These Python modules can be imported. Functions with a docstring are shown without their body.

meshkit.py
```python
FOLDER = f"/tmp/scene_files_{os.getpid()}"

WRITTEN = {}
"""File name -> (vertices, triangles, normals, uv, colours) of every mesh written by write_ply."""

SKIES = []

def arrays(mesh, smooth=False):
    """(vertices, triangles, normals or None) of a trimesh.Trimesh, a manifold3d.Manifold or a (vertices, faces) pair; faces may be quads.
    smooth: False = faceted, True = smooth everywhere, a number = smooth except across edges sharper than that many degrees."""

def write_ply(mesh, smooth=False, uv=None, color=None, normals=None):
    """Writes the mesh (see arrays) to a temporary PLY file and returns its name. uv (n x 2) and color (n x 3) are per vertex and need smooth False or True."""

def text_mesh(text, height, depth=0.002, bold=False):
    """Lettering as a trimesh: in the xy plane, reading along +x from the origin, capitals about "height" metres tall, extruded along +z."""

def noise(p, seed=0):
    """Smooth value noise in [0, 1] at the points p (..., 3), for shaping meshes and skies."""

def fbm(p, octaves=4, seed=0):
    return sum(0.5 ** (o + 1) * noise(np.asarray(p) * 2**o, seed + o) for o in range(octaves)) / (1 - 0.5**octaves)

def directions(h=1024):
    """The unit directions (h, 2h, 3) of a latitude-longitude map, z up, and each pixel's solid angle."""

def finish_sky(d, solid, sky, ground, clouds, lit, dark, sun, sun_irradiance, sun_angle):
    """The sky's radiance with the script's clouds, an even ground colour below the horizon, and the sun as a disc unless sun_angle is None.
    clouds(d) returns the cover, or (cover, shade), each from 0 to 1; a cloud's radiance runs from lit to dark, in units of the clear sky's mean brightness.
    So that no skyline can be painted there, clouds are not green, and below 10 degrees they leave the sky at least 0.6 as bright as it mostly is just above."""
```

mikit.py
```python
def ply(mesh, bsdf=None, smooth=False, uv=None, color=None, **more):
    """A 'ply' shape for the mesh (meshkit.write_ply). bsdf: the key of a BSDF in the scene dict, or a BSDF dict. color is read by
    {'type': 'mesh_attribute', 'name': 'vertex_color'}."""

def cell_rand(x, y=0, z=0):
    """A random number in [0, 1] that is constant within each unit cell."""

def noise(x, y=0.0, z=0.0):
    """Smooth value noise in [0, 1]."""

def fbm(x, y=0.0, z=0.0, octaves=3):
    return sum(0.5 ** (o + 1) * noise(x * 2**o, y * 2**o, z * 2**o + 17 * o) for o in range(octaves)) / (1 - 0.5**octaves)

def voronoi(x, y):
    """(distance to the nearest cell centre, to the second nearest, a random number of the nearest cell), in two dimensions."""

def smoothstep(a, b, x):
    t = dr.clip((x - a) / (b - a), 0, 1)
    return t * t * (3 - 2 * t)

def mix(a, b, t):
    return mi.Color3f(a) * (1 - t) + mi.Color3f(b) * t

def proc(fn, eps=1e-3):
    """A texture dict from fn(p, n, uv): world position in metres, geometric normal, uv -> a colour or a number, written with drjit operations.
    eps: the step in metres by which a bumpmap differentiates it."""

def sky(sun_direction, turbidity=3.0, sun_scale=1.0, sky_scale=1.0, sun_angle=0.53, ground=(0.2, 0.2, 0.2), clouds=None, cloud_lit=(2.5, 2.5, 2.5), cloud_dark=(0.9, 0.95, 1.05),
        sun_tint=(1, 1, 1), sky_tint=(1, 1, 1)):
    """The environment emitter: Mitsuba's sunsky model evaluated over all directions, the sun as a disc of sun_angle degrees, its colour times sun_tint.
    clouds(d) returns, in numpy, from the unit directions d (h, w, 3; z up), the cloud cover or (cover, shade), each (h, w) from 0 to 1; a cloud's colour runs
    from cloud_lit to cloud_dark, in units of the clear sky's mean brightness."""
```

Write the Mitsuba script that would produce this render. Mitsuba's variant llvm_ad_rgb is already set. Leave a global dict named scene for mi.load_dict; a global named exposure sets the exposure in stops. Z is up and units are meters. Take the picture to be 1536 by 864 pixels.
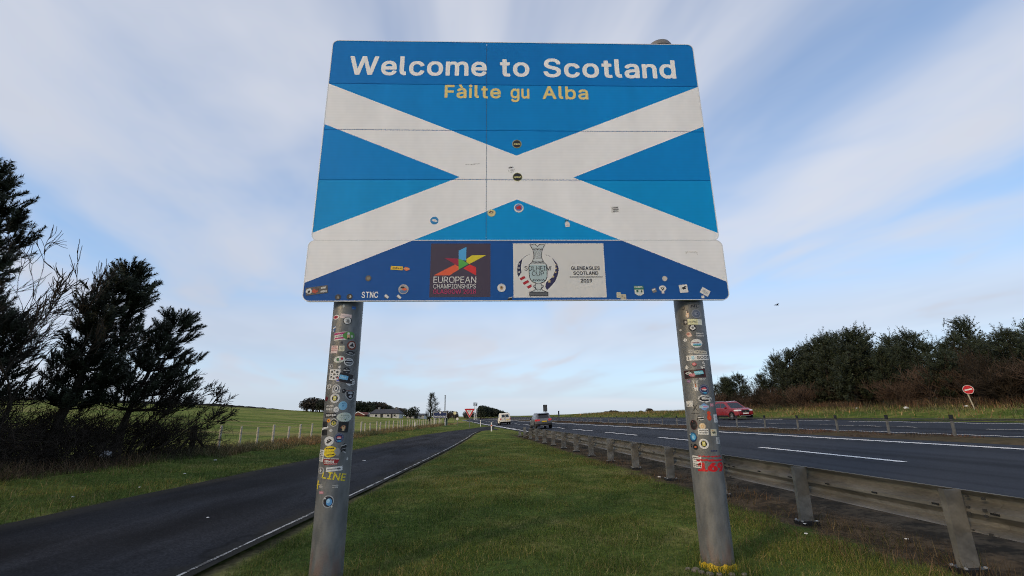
import math, random
import numpy as np, trimesh, manifold3d as m3, drjit as dr, mitsuba as mi
import shapely
from shapely.geometry import Polygon, Point, LineString, MultiPolygon, box as sbox
from shapely.ops import unary_union
from shapely import affinity
import mikit, meshkit
from mikit import noise, fbm, cell_rand, smoothstep, mix, proc, ply

random.seed(7); RNG = np.random.default_rng(7)
T = mi.ScalarTransform4f
scene, labels = {}, {}

# ------------------------------------------------------------------ camera, sky, exposure
CAM_H = 1.6
F_PX, PITCH, ROLL = 698.95, math.radians(15.362), math.radians(-0.6453)
fwd = np.array([0, math.cos(PITCH), math.sin(PITCH)])
rgt0 = np.array([1.0, 0, 0]); up0 = np.cross(rgt0, fwd)
upv = -math.sin(ROLL) * rgt0 + math.cos(ROLL) * up0
scene['camera'] = dict(type='perspective', fov=2 * math.degrees(math.atan(768 / F_PX)), fov_axis='x', near_clip=0.05, far_clip=9000.0,
                       to_world=T().look_at(origin=[0, 0, CAM_H], target=[0, float(fwd[1]), CAM_H + float(fwd[2])], up=[float(v) for v in upv]))
exposure = 2.15

def clouds(d):
    z = np.maximum(d[..., 2], 0.0) + 0.10
    x, y = d[..., 0] / z, d[..., 1] / z
    s = np.stack([x + 0.22 * y, (y - 0.22 * x), 0 * x], -1)
    warp = meshkit.fbm(s * [0.9, 0.45, 1] + 3.1, 3, 5) - 0.5
    w2 = meshkit.fbm(s * [0.5, 0.5, 1] + 9.7, 3, 8) - 0.5
    st = meshkit.fbm(np.stack([(s[..., 0] + 0.7 * warp) * 3.4, (s[..., 1] + 1.4 * w2) * 0.62, 0 * x], -1), 6, 21)
    big = meshkit.fbm(np.stack([(x + 0.8 * w2) * 0.75 + 4.0, y * 0.42 + 1.3, 0 * x], -1), 4, 33)
    puff = meshkit.fbm(np.stack([(x + 0.25 * y + warp) * 2.4, (y + 1.5 * w2) * 1.35, 0 * x + 2], -1), 6, 44)
    west = -d[..., 0]
    thick = 0.46 * big + 0.20 * st + 0.52 * puff + 0.14 * west - 0.03
    cover = np.clip((thick - 0.375) / 0.36, 0, 1)
    cover = cover * cover * (3 - 2 * cover)
    cover = 0.20 + 0.72 * cover
    el = np.degrees(np.arcsin(np.clip(d[..., 2], 0, 1)))
    t = np.clip((el - 0.5) / 7.0, 0, 1); low = t * t * (3 - 2 * t)
    wisps = np.clip((meshkit.fbm(np.stack([x * 0.16, y * 0.5 + 7, 0 * x], -1), 5, 71) - 0.52) * 4.0, 0, 1) * np.clip(el / 2.0, 0, 1)
    cover = np.maximum(cover, 0.80 * np.exp(-((el - 9) / 5.5) ** 2)) * low + (1 - low) * (0.78 + 0.2 * wisps)
    
    shade = (1 - low) * (0.95 - 0.9 * wisps) + low * np.clip(0.9 * (puff - 0.45) + 0.45 * meshkit.fbm(np.stack([x * 0.9 + 2, y * 0.6, 0 * x + 5], -1), 4, 55) + 0.5 * (0.55 - big) + 0.4 * np.exp(-((el - 10) / 6.0) ** 2), 0, 1)
    return cover, shade

scene['sky'] = mikit.sky([-0.70, -0.68, 0.35], turbidity=3.0, sun_scale=0.30, sun_angle=10.0, sky_scale=1.6, clouds=clouds,
                         cloud_lit=(1.66, 1.70, 1.84), cloud_dark=(1.28, 1.36, 1.56), sky_tint=(0.80, 0.95, 1.16), ground=(0.06, 0.07, 0.05))

# ------------------------------------------------------------------ materials
def princ(color, rough=0.6, spec=0.4, metal=0.0, **kw):
    base = color if isinstance(color, dict) else {'type': 'rgb', 'value': list(color)}
    return dict(type='twosided', bsdf=dict(type='principled', base_color=base, roughness=rough, specular=spec, metallic=metal, **kw))

def bumped(b, fn, scale, eps=2e-3):
    inner = b['bsdf']
    return dict(type='twosided', bsdf=dict(type='bumpmap', arbitrary=proc(fn, eps), scale=scale, bsdf=inner))

def grass_fn(p, n, uv):
    u = uv.x
    x, y = p.x, p.y
    f1 = fbm(x * 0.55, y * 0.55, 1.0, 3); f2 = fbm(x * 3.1, y * 3.1, 4.0, 3); f3 = fbm(x * 17.0, y * 17.0, 2.0, 2)
    lush = mix([0.044, 0.070, 0.014], [0.088, 0.108, 0.023], smoothstep(0.3, 0.7, f1 * 0.6 + f2 * 0.4))
    dry = mi.Color3f([0.160, 0.132, 0.055])
    c = mix(lush, dry, smoothstep(0.50, 0.78, f2 * 0.55 + f1 * 0.45) * 0.55)
    c = c * (0.55 + 0.9 * f3)
    # pasture: brighter, with faint pale bands across the slope
    past = mix([0.084, 0.112, 0.024], [0.145, 0.160, 0.042], smoothstep(0.35, 0.65, fbm(x * 0.11, y * 0.11, 3.0, 4)))
    past = mix(past, [0.20, 0.165, 0.07], smoothstep(0.54, 0.70, fbm(x * 0.045, y * 0.16, 8.0, 4)) * 0.65)
    past = past * (0.7 + 0.6 * f2)
    c = mix(c, past, smoothstep(13.2, 14.8, -x + 1.2 * (f2 - 0.5)))
    # bare earth and dead stalks beside the barriers and along the road edges
    soil = mix([0.024, 0.019, 0.013], [0.075, 0.056, 0.036], smoothstep(0.3, 0.75, f2 * 0.6 + f3 * 0.4))
    s1 = smoothstep(-0.55, -0.05, u + 0.7 * (f2 - 0.5)) * (1 - smoothstep(2.4, 2.6, u)) * (1 - smoothstep(38.0, 46.0, y))
    red = mix([0.034, 0.025, 0.019], [0.076, 0.054, 0.040], f2)
    s2 = smoothstep(9.8, 10.0, u) * (1 - smoothstep(12.9, 13.1, u))
    c = mix(c, soil, s1)
    c = mix(c, red, s2 * (0.75 + 0.25 * f1))
    edge = smoothstep(0.30, 0.06, uv.y + 0.25 * (f2 - 0.5)) * smoothstep(-0.1, 0.0, uv.y)
    c = mix(c, soil, edge * 0.8)
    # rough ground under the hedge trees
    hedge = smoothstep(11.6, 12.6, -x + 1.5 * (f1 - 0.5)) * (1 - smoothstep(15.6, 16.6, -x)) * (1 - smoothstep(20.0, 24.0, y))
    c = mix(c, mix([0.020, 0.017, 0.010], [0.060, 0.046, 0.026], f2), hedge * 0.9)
    tan = smoothstep(11.3, 12.2, -x + 1.2 * (f1 - 0.5)) * (1 - smoothstep(13.6, 14.4, -x + (f2 - 0.5))) * smoothstep(20.0, 26.0, y)
    c = mix(c, mix([0.11, 0.075, 0.035], [0.24, 0.17, 0.08], f2), tan * 0.8)
    far = smoothstep(25.5, 28.0, u + 1.5 * (f1 - 0.5)) * (1 - smoothstep(45.0, 60.0, u))
    c = mix(c, mix([0.10, 0.065, 0.033], [0.20, 0.14, 0.07], f2), far * 0.75)
    return c

def grass_h(p, n, uv):
    return fbm(p.x * 9, p.y * 9, 1.0, 3) * 1.0 + 0.4 * noise(p.x * 60, p.y * 60)

def layby_fn(p, n, uv):
    x, y = p.x, p.y
    g = fbm(x * 45, y * 45, 0, 2); m = fbm(x * 0.8, y * 0.35, 2.0, 4); k = cell_rand(dr.floor(x * 120), dr.floor(y * 120))
    c = mix([0.009, 0.009, 0.0105], [0.020, 0.021, 0.025], smoothstep(0.3, 0.7, m))
    c = c * (0.45 + 1.1 * g) + dr.select(k > 0.965, mi.Float(0.014), mi.Float(0.0))
    c = c * (0.8 + 0.4 * smoothstep(0.35, 0.6, fbm(x * 1.4 + 9, y * 0.12, 4.0, 3)))
    dusty = smoothstep(0.8, 0.1, uv.x + 0.7 * (fbm(x * 2, y * 2, 5.0, 3) - 0.5)) + smoothstep(0.5, 0.1, uv.y + 0.5 * (fbm(x * 2, y * 2, 6.0, 3) - 0.5))
    c = mix(c, [0.026, 0.024, 0.018], dr.clip(dusty, 0, 1) * 0.7)
    patch = smoothstep(0.0, 0.05, x + 7.0) * smoothstep(0.0, 0.05, -x - 5.2) * smoothstep(0.0, 0.05, y - 13.2) * smoothstep(0.0, 0.05, 22.0 - y)
    c = mix(c, c * 1.25, patch)
    crack = smoothstep(0.030, 0.0, dr.abs(fbm(x * 0.6 + 3, y * 0.6, 7.0, 4) - 0.5))
    return c * (1 - 0.45 * crack * smoothstep(0.5, 0.7, m))

def road_fn(p, n, uv):
    u, y = uv.x, p.y
    g = fbm(p.x * 40, p.y * 40, 0, 2)
    tr = fbm(u * 1.7, y * 0.03, 3.0, 4)
    c = mix([0.011, 0.013, 0.018], [0.023, 0.027, 0.036], smoothstep(0.3, 0.7, tr))
    wheel = 0.5 + 0.5 * dr.cos((u - 2.6) * 6.2832 / 1.85)
    c = c * (0.90 + 0.20 * wheel) * (0.80 + 0.4 * g)
    blot = smoothstep(0.60, 0.75, fbm(u * 0.9, y * 0.10, 9.0, 4))
    c = c * (1 - 0.22 * blot)
    return mix(c, [0.022, 0.020, 0.017], smoothstep(2.3, 1.9, u + 0.4 * (fbm(u * 3, y, 2.0, 3) - 0.5)) * 0.8)

def asphalt_h(p, n, uv):
    return (noise(p.x * 110, p.y * 110) + 0.6 * noise(p.x * 48, p.y * 48)) * smoothstep(16.0, 6.0, p.y)

def paint_fn(p, n, uv):
    w = fbm(p.x * 9, p.y * 5, 3.0, 4); g = noise(p.x * 70, p.y * 70, 1.0)
    return mix([0.62, 0.62, 0.61], [0.10, 0.10, 0.11], smoothstep(0.62, 0.78, 0.75 * w + 0.25 * g)) * (0.9 + 0.2 * w)

def oldpaint_fn(p, n, uv):
    w = fbm(p.x * 5, p.y * 3, 3.0, 4); g = noise(p.x * 60, p.y * 60, 1.0)
    return mix([0.44, 0.43, 0.40], [0.07, 0.065, 0.058], smoothstep(0.46, 0.62, 0.7 * w + 0.3 * g))

def galv_fn(p, n, uv):
    a = fbm(p.x * 14, p.y * 14, p.z * 5, 4); s = fbm(p.x * 22, p.y * 22, p.z * 3.5, 3); k = noise(p.x * 90, p.y * 90, p.z * 90)
    c = mix([0.120, 0.126, 0.130], [0.185, 0.190, 0.190], smoothstep(0.3, 0.7, 0.6 * a + 0.4 * s))
    grime = smoothstep(0.45, 0.75, fbm(p.x * 6, p.y * 6, p.z * 2.2 + 9, 4)) * smoothstep(0.8, 2.2, p.z)
    c = mix(c, [0.085, 0.082, 0.070], grime * 0.65)
    rust = smoothstep(0.40, 0.02, p.z + 0.35 * (a - 0.5)) * smoothstep(0.35, 0.6, s)
    c = mix(c, [0.20, 0.115, 0.085], rust * 0.55)
    return c * (0.92 + 0.16 * k)

def rail_fn(p, n, uv):
    a = fbm(p.x * 3, p.y * 3, p.z * 4, 4); s = fbm(p.x * 7, p.y * 1.5, p.z * 8, 3); k = noise(p.x * 55, p.y * 55, p.z * 55)
    c = mix([0.125, 0.122, 0.113], [0.225, 0.218, 0.200], smoothstep(0.3, 0.7, 0.5 * a + 0.5 * s))
    c = mix(c, [0.060, 0.055, 0.044], smoothstep(0.56, 0.78, fbm(p.x * 5, p.y * 5, p.z * 6 + 4, 4)) * 0.5)
    return c * (0.9 + 0.2 * k)

def wood_fn(p, n, uv):
    a = fbm(p.x * 30, p.y * 30, p.z * 3, 3)
    return mix([0.32, 0.29, 0.22], [0.56, 0.52, 0.43], a)

def bark_fn(p, n, uv):
    a = fbm(p.x * 16, p.y * 16, p.z * 4, 4)
    return mix([0.016, 0.014, 0.011], [0.060, 0.050, 0.038], smoothstep(0.25, 0.75, a))

def dirt_mul(p):
    s = fbm(p.x * 3.0, p.y * 3.0, p.z * 0.7, 4); k = fbm(p.x * 14, p.y * 14, p.z * 9, 3); r = fbm(p.x * 9.0, p.y * 9.0, p.z * 0.35 + 3, 3)
    return 0.86 + 0.16 * s + 0.06 * (k - 0.5) + 0.07 * (r - 0.5) + 0.012 * dr.cos(p.z * 150.0)

def sheet(col):
    return lambda p, n, uv: mi.Color3f(col) * dirt_mul(p)

def roof_fn(p, n, uv):
    a = fbm(p.x * 2, p.y * 2, p.z * 6, 3)
    return mix([0.035, 0.036, 0.042], [0.075, 0.076, 0.085], a)

def stone_fn(p, n, uv):
    a = fbm(p.x * 18, p.y * 18, p.z * 18, 3)
    return mix([0.05, 0.045, 0.04], [0.28, 0.25, 0.21], a)

vc = {'type': 'mesh_attribute', 'name': 'vertex_color'}
M = scene
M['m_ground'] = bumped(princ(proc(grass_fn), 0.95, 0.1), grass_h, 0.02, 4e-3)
M['m_layby'] = bumped(princ(proc(layby_fn), 0.85, 0.10), asphalt_h, 0.003)
M['m_road'] = princ(proc(road_fn), 0.75, 0.14)
M['m_paint'] = princ(proc(paint_fn), 0.55, 0.4)
M['m_oldpaint'] = princ(proc(oldpaint_fn), 0.7, 0.3)
M['m_galv'] = princ(proc(galv_fn), 0.48, 0.5, 0.25)
M['m_rail'] = princ(proc(rail_fn), 0.42, 0.5, 0.40)
M['m_darksteel'] = princ((0.035, 0.036, 0.038), 0.55, 0.4)
M['m_black'] = princ((0.012, 0.012, 0.013), 0.5, 0.4)
M['m_zinc'] = princ((0.55, 0.56, 0.57), 0.35, 0.5, 0.6)
M['m_wood'] = princ(proc(wood_fn), 0.9, 0.1)
M['m_bark'] = princ(proc(bark_fn), 0.95, 0.1)
M['m_twig'] = princ((0.040, 0.033, 0.026), 0.9, 0.1)
M['m_redtwig'] = princ((0.085, 0.060, 0.046), 0.9, 0.1)
M['m_leaf'] = princ(vc, 0.6, 0.3)
M['m_blade'] = princ(vc, 0.85, 0.15)
M['m_sticker'] = princ(vc, 0.45, 0.4)
M['m_litter'] = princ((0.75, 0.75, 0.74), 0.7, 0.3)
M['m_stone'] = princ(proc(stone_fn), 0.9, 0.2)
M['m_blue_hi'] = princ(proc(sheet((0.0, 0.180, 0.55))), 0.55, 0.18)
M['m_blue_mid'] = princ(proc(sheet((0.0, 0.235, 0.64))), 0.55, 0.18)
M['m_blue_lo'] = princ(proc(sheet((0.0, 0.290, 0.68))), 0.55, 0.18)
M['m_blue_dark'] = princ(proc(sheet((0.012, 0.090, 0.33))), 0.55, 0.18)
M['m_sheet_white'] = princ(proc(sheet((0.83, 0.835, 0.85))), 0.40, 0.4)
M['m_letter_white'] = princ((0.80, 0.80, 0.79), 0.40, 0.4)
M['m_letter_yellow'] = princ((0.70, 0.57, 0.20), 0.40, 0.4)
M['m_trim'] = princ((0.66, 0.67, 0.68), 0.4, 0.5, 0.2)
M['m_alu'] = princ((0.34, 0.35, 0.36), 0.45, 0.5, 0.5)
M['m_white'] = princ((0.72, 0.71, 0.68), 0.5, 0.4)
M['m_cream_van'] = princ((0.70, 0.66, 0.57), 0.35, 0.5, clearcoat=0.5)
M['m_red_car'] = princ((0.22, 0.003, 0.008), 0.28, 0.5, clearcoat=0.9, clearcoat_gloss=0.9)
M['m_grey_car'] = princ((0.13, 0.135, 0.15), 0.30, 0.5, 0.35, clearcoat=0.8, clearcoat_gloss=0.9)
M['m_glass'] = princ((0.012, 0.014, 0.017), 0.06, 0.6)
M['m_trimblack'] = princ((0.018, 0.018, 0.019), 0.6, 0.35)
M['m_rubber'] = princ((0.016, 0.016, 0.016), 0.8, 0.2)
M['m_alloy'] = princ((0.45, 0.45, 0.46), 0.3, 0.5, 0.7)
M['m_chrome'] = princ((0.7, 0.7, 0.72), 0.15, 0.5, 0.9)
M['m_redlens'] = princ((0.48, 0.015, 0.015), 0.15, 0.6)
M['m_clearlens'] = princ((0.72, 0.74, 0.76), 0.10, 0.6)
M['m_yellow'] = princ((0.62, 0.42, 0.02), 0.5, 0.3)
M['m_red'] = princ((0.50, 0.015, 0.020), 0.45, 0.4)
M['m_navy'] = princ((0.012, 0.022, 0.085), 0.45, 0.4)
M['m_roof'] = princ(proc(roof_fn), 0.75, 0.3)
M['m_redbrick'] = princ((0.16, 0.055, 0.040), 0.85, 0.2)
M['m_render'] = princ((0.46, 0.455, 0.44), 0.8, 0.2)
M['m_lead'] = princ((0.16, 0.16, 0.165), 0.6, 0.3)
M['m_darkgreen'] = princ((0.02, 0.045, 0.035), 0.5, 0.4)
M['m_paleyellow'] = princ((0.70, 0.64, 0.36), 0.5, 0.4)
M['m_backgrey'] = princ((0.045, 0.05, 0.055), 0.5, 0.4)
M['m_lampred'] = princ((0.60, 0.10, 0.05), 0.2, 0.5)

# ------------------------------------------------------------------ helpers
def fresh(base):
    if base not in USED:
        USED[base] = 0
        return base
    USED[base] += 1
    return f'{base}_{USED[base]:03d}'
USED = {}

def thing(name, label, cat, group=None, kind=None):
    k = fresh(name)
    labels[k] = {'label': label, 'category': cat}
    if group: labels[k]['group'] = group
    if kind: labels[k]['kind'] = kind
    return k

def setting(name, mesh, mat, label=None, kind='structure', smooth=False, uv=None, color=None):
    k = fresh(name)
    scene[k] = ply(mesh, mat, smooth, uv=uv, color=color)
    labels[k] = {'kind': kind}
    if label: labels[k].update(label=label)
    return k

def part(parent, name, mesh, mat, smooth=False, label=None, kind=None, color=None, uv=None):
    k = fresh(f'{parent}__{name}')
    scene[k] = ply(mesh, mat, smooth, color=color, uv=uv)
    if label or kind:
        labels[k] = {}
        if label: labels[k]['label'] = label
        if kind: labels[k]['kind'] = kind
    return k

class MB:
    def __init__(s): s.v, s.f, s.c, s.n = [], [], [], 0
    def add(s, v, f, c=None):
        v = np.asarray(v, float).reshape(-1, 3); f = np.asarray(f, int)
        if f.shape[1] == 4: f = np.vstack([f[:, [0, 1, 2]], f[:, [0, 2, 3]]])
        s.v.append(v); s.f.append(f + s.n); s.n += len(v)
        if c is not None: s.c.append(np.broadcast_to(np.asarray(c, float), (len(v), 3)))
        return s
    def mesh(s, m, c=None):
        a = meshkit.arrays(m); return s.add(a[0], a[1], c)
    def box(s, lo, hi, M4=None):
        (x0, y0, z0), (x1, y1, z1) = lo, hi
        v = np.array([[x, y, z] for x in (x0, x1) for y in (y0, y1) for z in (z0, z1)], float)
        f = [[0, 1, 3, 2], [4, 6, 7, 5], [0, 4, 5, 1], [2, 3, 7, 6], [0, 2, 6, 4], [1, 5, 7, 3]]
        if M4 is not None: v = v @ M4[:3, :3].T + M4[:3, 3]
        return s.add(v, f)
    def tube(s, p, r, sides=8, cap=True, c=None):
        p = np.asarray(p, float); r = np.broadcast_to(r, (len(p),))
        t = np.gradient(p, axis=0); t /= np.linalg.norm(t, axis=1, keepdims=True) + 1e-12
        a = np.cross(t, np.where(np.abs(t[:, 2:]) < 0.9, [0, 0, 1.0], [1.0, 0, 0])); a /= np.linalg.norm(a, axis=1, keepdims=True) + 1e-12
        b = np.cross(t, a); ang = np.arange(sides) * 2 * np.pi / sides
        v = p[:, None] + r[:, None, None] * (np.cos(ang)[None, :, None] * a[:, None] + np.sin(ang)[None, :, None] * b[:, None])
        i, j = np.meshgrid(np.arange(len(p) - 1), np.arange(sides), indexing='ij')
        q = np.stack([i * sides + j, i * sides + (j + 1) % sides, (i + 1) * sides + (j + 1) % sides, (i + 1) * sides + j], -1).reshape(-1, 4)
        v = v.reshape(-1, 3); f = np.vstack([q[:, [0, 1, 2]], q[:, [0, 2, 3]]])
        if cap:
            k = np.arange(1, sides - 1); e = (len(p) - 1) * sides
            f = np.vstack([f, np.stack([0 * k, k + 1, k], 1), np.stack([0 * k + e, k + e, k + 1 + e], 1)])
        return s.add(v, f, c)
    def get(s):
        return np.vstack(s.v), np.vstack(s.f)
    def cols(s): return np.vstack(s.c)

def rotz(a, x=0, y=0, z=0):
    m = np.eye(4); c, s = math.cos(a), math.sin(a)
    m[:2, :2] = [[c, -s], [s, c]]; m[:3, 3] = (x, y, z); return m

def xf(vf, m):
    v, f = vf if isinstance(vf, tuple) else meshkit.arrays(vf)[:2]
    return np.asarray(v) @ m[:3, :3].T + m[:3, 3], f

def polys(g): return [p for p in getattr(g, 'geoms', [g]) if p.geom_type == 'Polygon' and p.area > 1e-9]

def extrude(g, z0, z1):
    out = MB()
    for p in polys(g):
        m = trimesh.creation.extrude_polygon(p, z1 - z0, engine='earcut')
        v = np.array(m.vertices); v[:, 2] += z0; out.add(v, m.faces)
    return out.get()

def flat(g):
    """(xy vertices, faces) of a shapely polygon, triangulated."""
    V, Fs, n = [], [], 0
    for p in polys(g):
        v, f = trimesh.creation.triangulate_polygon(p, engine='earcut')
        V.append(v); Fs.append(f + n); n += len(v)
    return (np.vstack(V), np.vstack(Fs)) if V else (np.zeros((0, 2)), np.zeros((0, 3), int))

_glyph = {}
def glyph(ch, bold):
    if (ch, bold) not in _glyph:
        m = meshkit.text_mesh(ch, 1.0, 0.1, bold)
        sh = m.section(plane_origin=[0, 0, 0.05], plane_normal=[0, 0, 1])
        p2 = unary_union([])
        v = np.array(m.vertices); top = m.faces[np.all(v[m.faces][:, :, 2] > 0.09, axis=1)]
        g = unary_union([Polygon(v[t][:, :2]) for t in top]).buffer(0.002).buffer(-0.002)
        _glyph[ch, bold] = g
    return _glyph[ch, bold]

def tailed_l(w):
    stem = LineString([(w / 2, 1.04), (w / 2, 0.20), (w / 2 + 0.03, 0.11), (w / 2 + 0.10, 0.065), (w / 2 + 0.2, 0.07)])
    return stem.buffer(w / 2, cap_style=2, join_style=1)

def text(s, cap, x0, y0, width=None, bold=False, gap=0.17, space=0.48, tail=False, thicken=0.0):
    """Lettering as one shapely shape: left edge x0, baseline y0, scaled across to fill the width."""
    out, x = [], 0.0
    for ch in s:
        if ch == ' ': x += space; continue
        g = tailed_l(0.19) if tail and ch == 'l' else glyph(ch, bold)
        if thicken: g = g.buffer(thicken, join_style=2)
        a = g.bounds
        out.append(affinity.translate(g, x - a[0], 0)); x += a[2] - a[0] + gap
    total = x - gap
    sx = (width / total) if width else cap
    return affinity.translate(affinity.scale(unary_union(out), sx, cap, origin=(0, 0)), x0, y0)
# ------------------------------------------------------------------ ground, roads
from scipy.interpolate import PchipInterpolator
_G = PchipInterpolator([-60, -20, 0, 5.4, 20, 36, 54, 103, 222, 400, 700, 1500, 4000], [11.0, 7.35, 5.25, 4.68, 3.0, 0.8, -1.9, -9.4, -27.0, -66, -150, -420, -1300])
def G(y): return _G(np.clip(y, -60, 4000))
_ZU = PchipInterpolator([-5, 0, 2, 2.5, 6.2, 9.95, 12.9, 16.6, 20.3, 21.6, 23, 26, 30, 42, 60, 130], [0, 0, 0.06, 0.09, 0.33, 0.57, 0.76, 0.87, 1.00, 1.04, 1.24, 1.66, 1.80, 1.95, 2.1, 0.5])
def sstep(a, b, x):
    t = np.clip((x - a) / (b - a), 0, 1); return t * t * (3 - 2 * t)
# the lay-by: left and right edge against y
_LL = PchipInterpolator([-30, -5, 8, 24, 34, 43, 53, 64, 72, 80, 100], [-8.2, -8.2, -8.2, -8.15, -8.35, -8.3, -7.45, -6.0, -5.1, -4.0, -1.0])
_LR = PchipInterpolator([-30, 5, 12, 23, 36, 48, 55, 59, 100], [-3.42, -3.40, -3.32, -3.26, -3.42, -3.75, -3.7, -2.9, -2.9])
def layby_dist(x, y):
    """Distance outside the lay-by (negative inside)."""
    return np.maximum(np.maximum(_LL(np.clip(y, -30, 100)) - x, x - _LR(np.clip(y, -30, 100))), np.where(y > 61, np.maximum(y - 78, -1), -9))
def zroad(u, y):
    u = np.asarray(u, float); y = np.asarray(y, float)
    z = _ZU(np.clip(u, -5, 130))
    z = z + 0.005 * np.clip(y - 26, -40, 30) * sstep(11, 19, u) * (1 - sstep(60, 100, u))
    return z * (1 - 0.75 * sstep(110, 420, y))
def Z(x, y):
    x = np.asarray(x, float); y = np.asarray(y, float); u = x - G(y)
    z = zroad(u, y)
    w = -x
    hill = 0.064 * (np.sqrt((w - 28) ** 2 + 160) + (w - 28)) / 2
    hill = np.minimum(hill, 11.5 - 0.02 * np.maximum(w - 165, 0)) * (1 - 0.85 * sstep(250, 520, y)) * sstep(-260, -60, y + 0 * x)
    z = z + np.maximum(hill - 0.05, 0) * sstep(18, 30, w)
    d = layby_dist(x, y)
    rough = (meshkit.fbm(np.stack([x * 0.8, y * 0.8, 0 * x], -1), 3, 3) - 0.5)
    off = np.minimum(np.where(d > 0, d, 0), 40)
    edge = sstep(0.10, 0.55, off) * (u < 0.2)
    z = z + edge * (0.035 + 0.10 * rough * sstep(0.3, 1.5, off) * (np.abs(y) < 130))
    z = z - 0.05 * sstep(12, 8, y) * sstep(0.3, 1.0, d) * (u < 0.2) * (x < 5) * (x > -4)
    z = z - 0.06 * sstep(-0.4, -1.6, x) * sstep(10, 7, y) * (d > 0.05) * (u < 0.2)
    bank = sstep(9.0, 12.0, w) * (1 - sstep(14, 18, w)) * (np.abs(y) < 130)
    z = z + bank * (0.16 + 0.25 * rough)
    onroad = sstep(1.95, 2.05, u) * (1 - sstep(21.5, 21.7, u))
    med = sstep(10.6, 10.9, u) * (1 - sstep(12.3, 12.6, u))
    z = z + 0.10 * rough * sstep(22, 24, u) * (y < 130)
    return z - 0.04 * onroad + med * (0.07 + 0.05 * rough) - 0.03 * (d < 0.05)

def grid(cols, rows, zfun, flip=False):
    """cols: u against the guard rail line, rows: y."""
    u, y = np.meshgrid(cols, rows, indexing='xy'); x = u + G(y); z = zfun(x, y)
    h, w = u.shape; i = np.arange(h - 1)[:, None] * w + np.arange(w - 1)[None]
    q = np.stack([i, i + 1, i + w + 1, i + w], -1).reshape(-1, 4)
    uv = np.stack([u.ravel(), np.maximum(layby_dist(x, y), -1).ravel()], -1)
    return (np.stack([x, y, z], -1).reshape(-1, 3), np.vstack([q[:, [0, 1, 2]], q[:, [0, 2, 3]]])), uv

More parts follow.
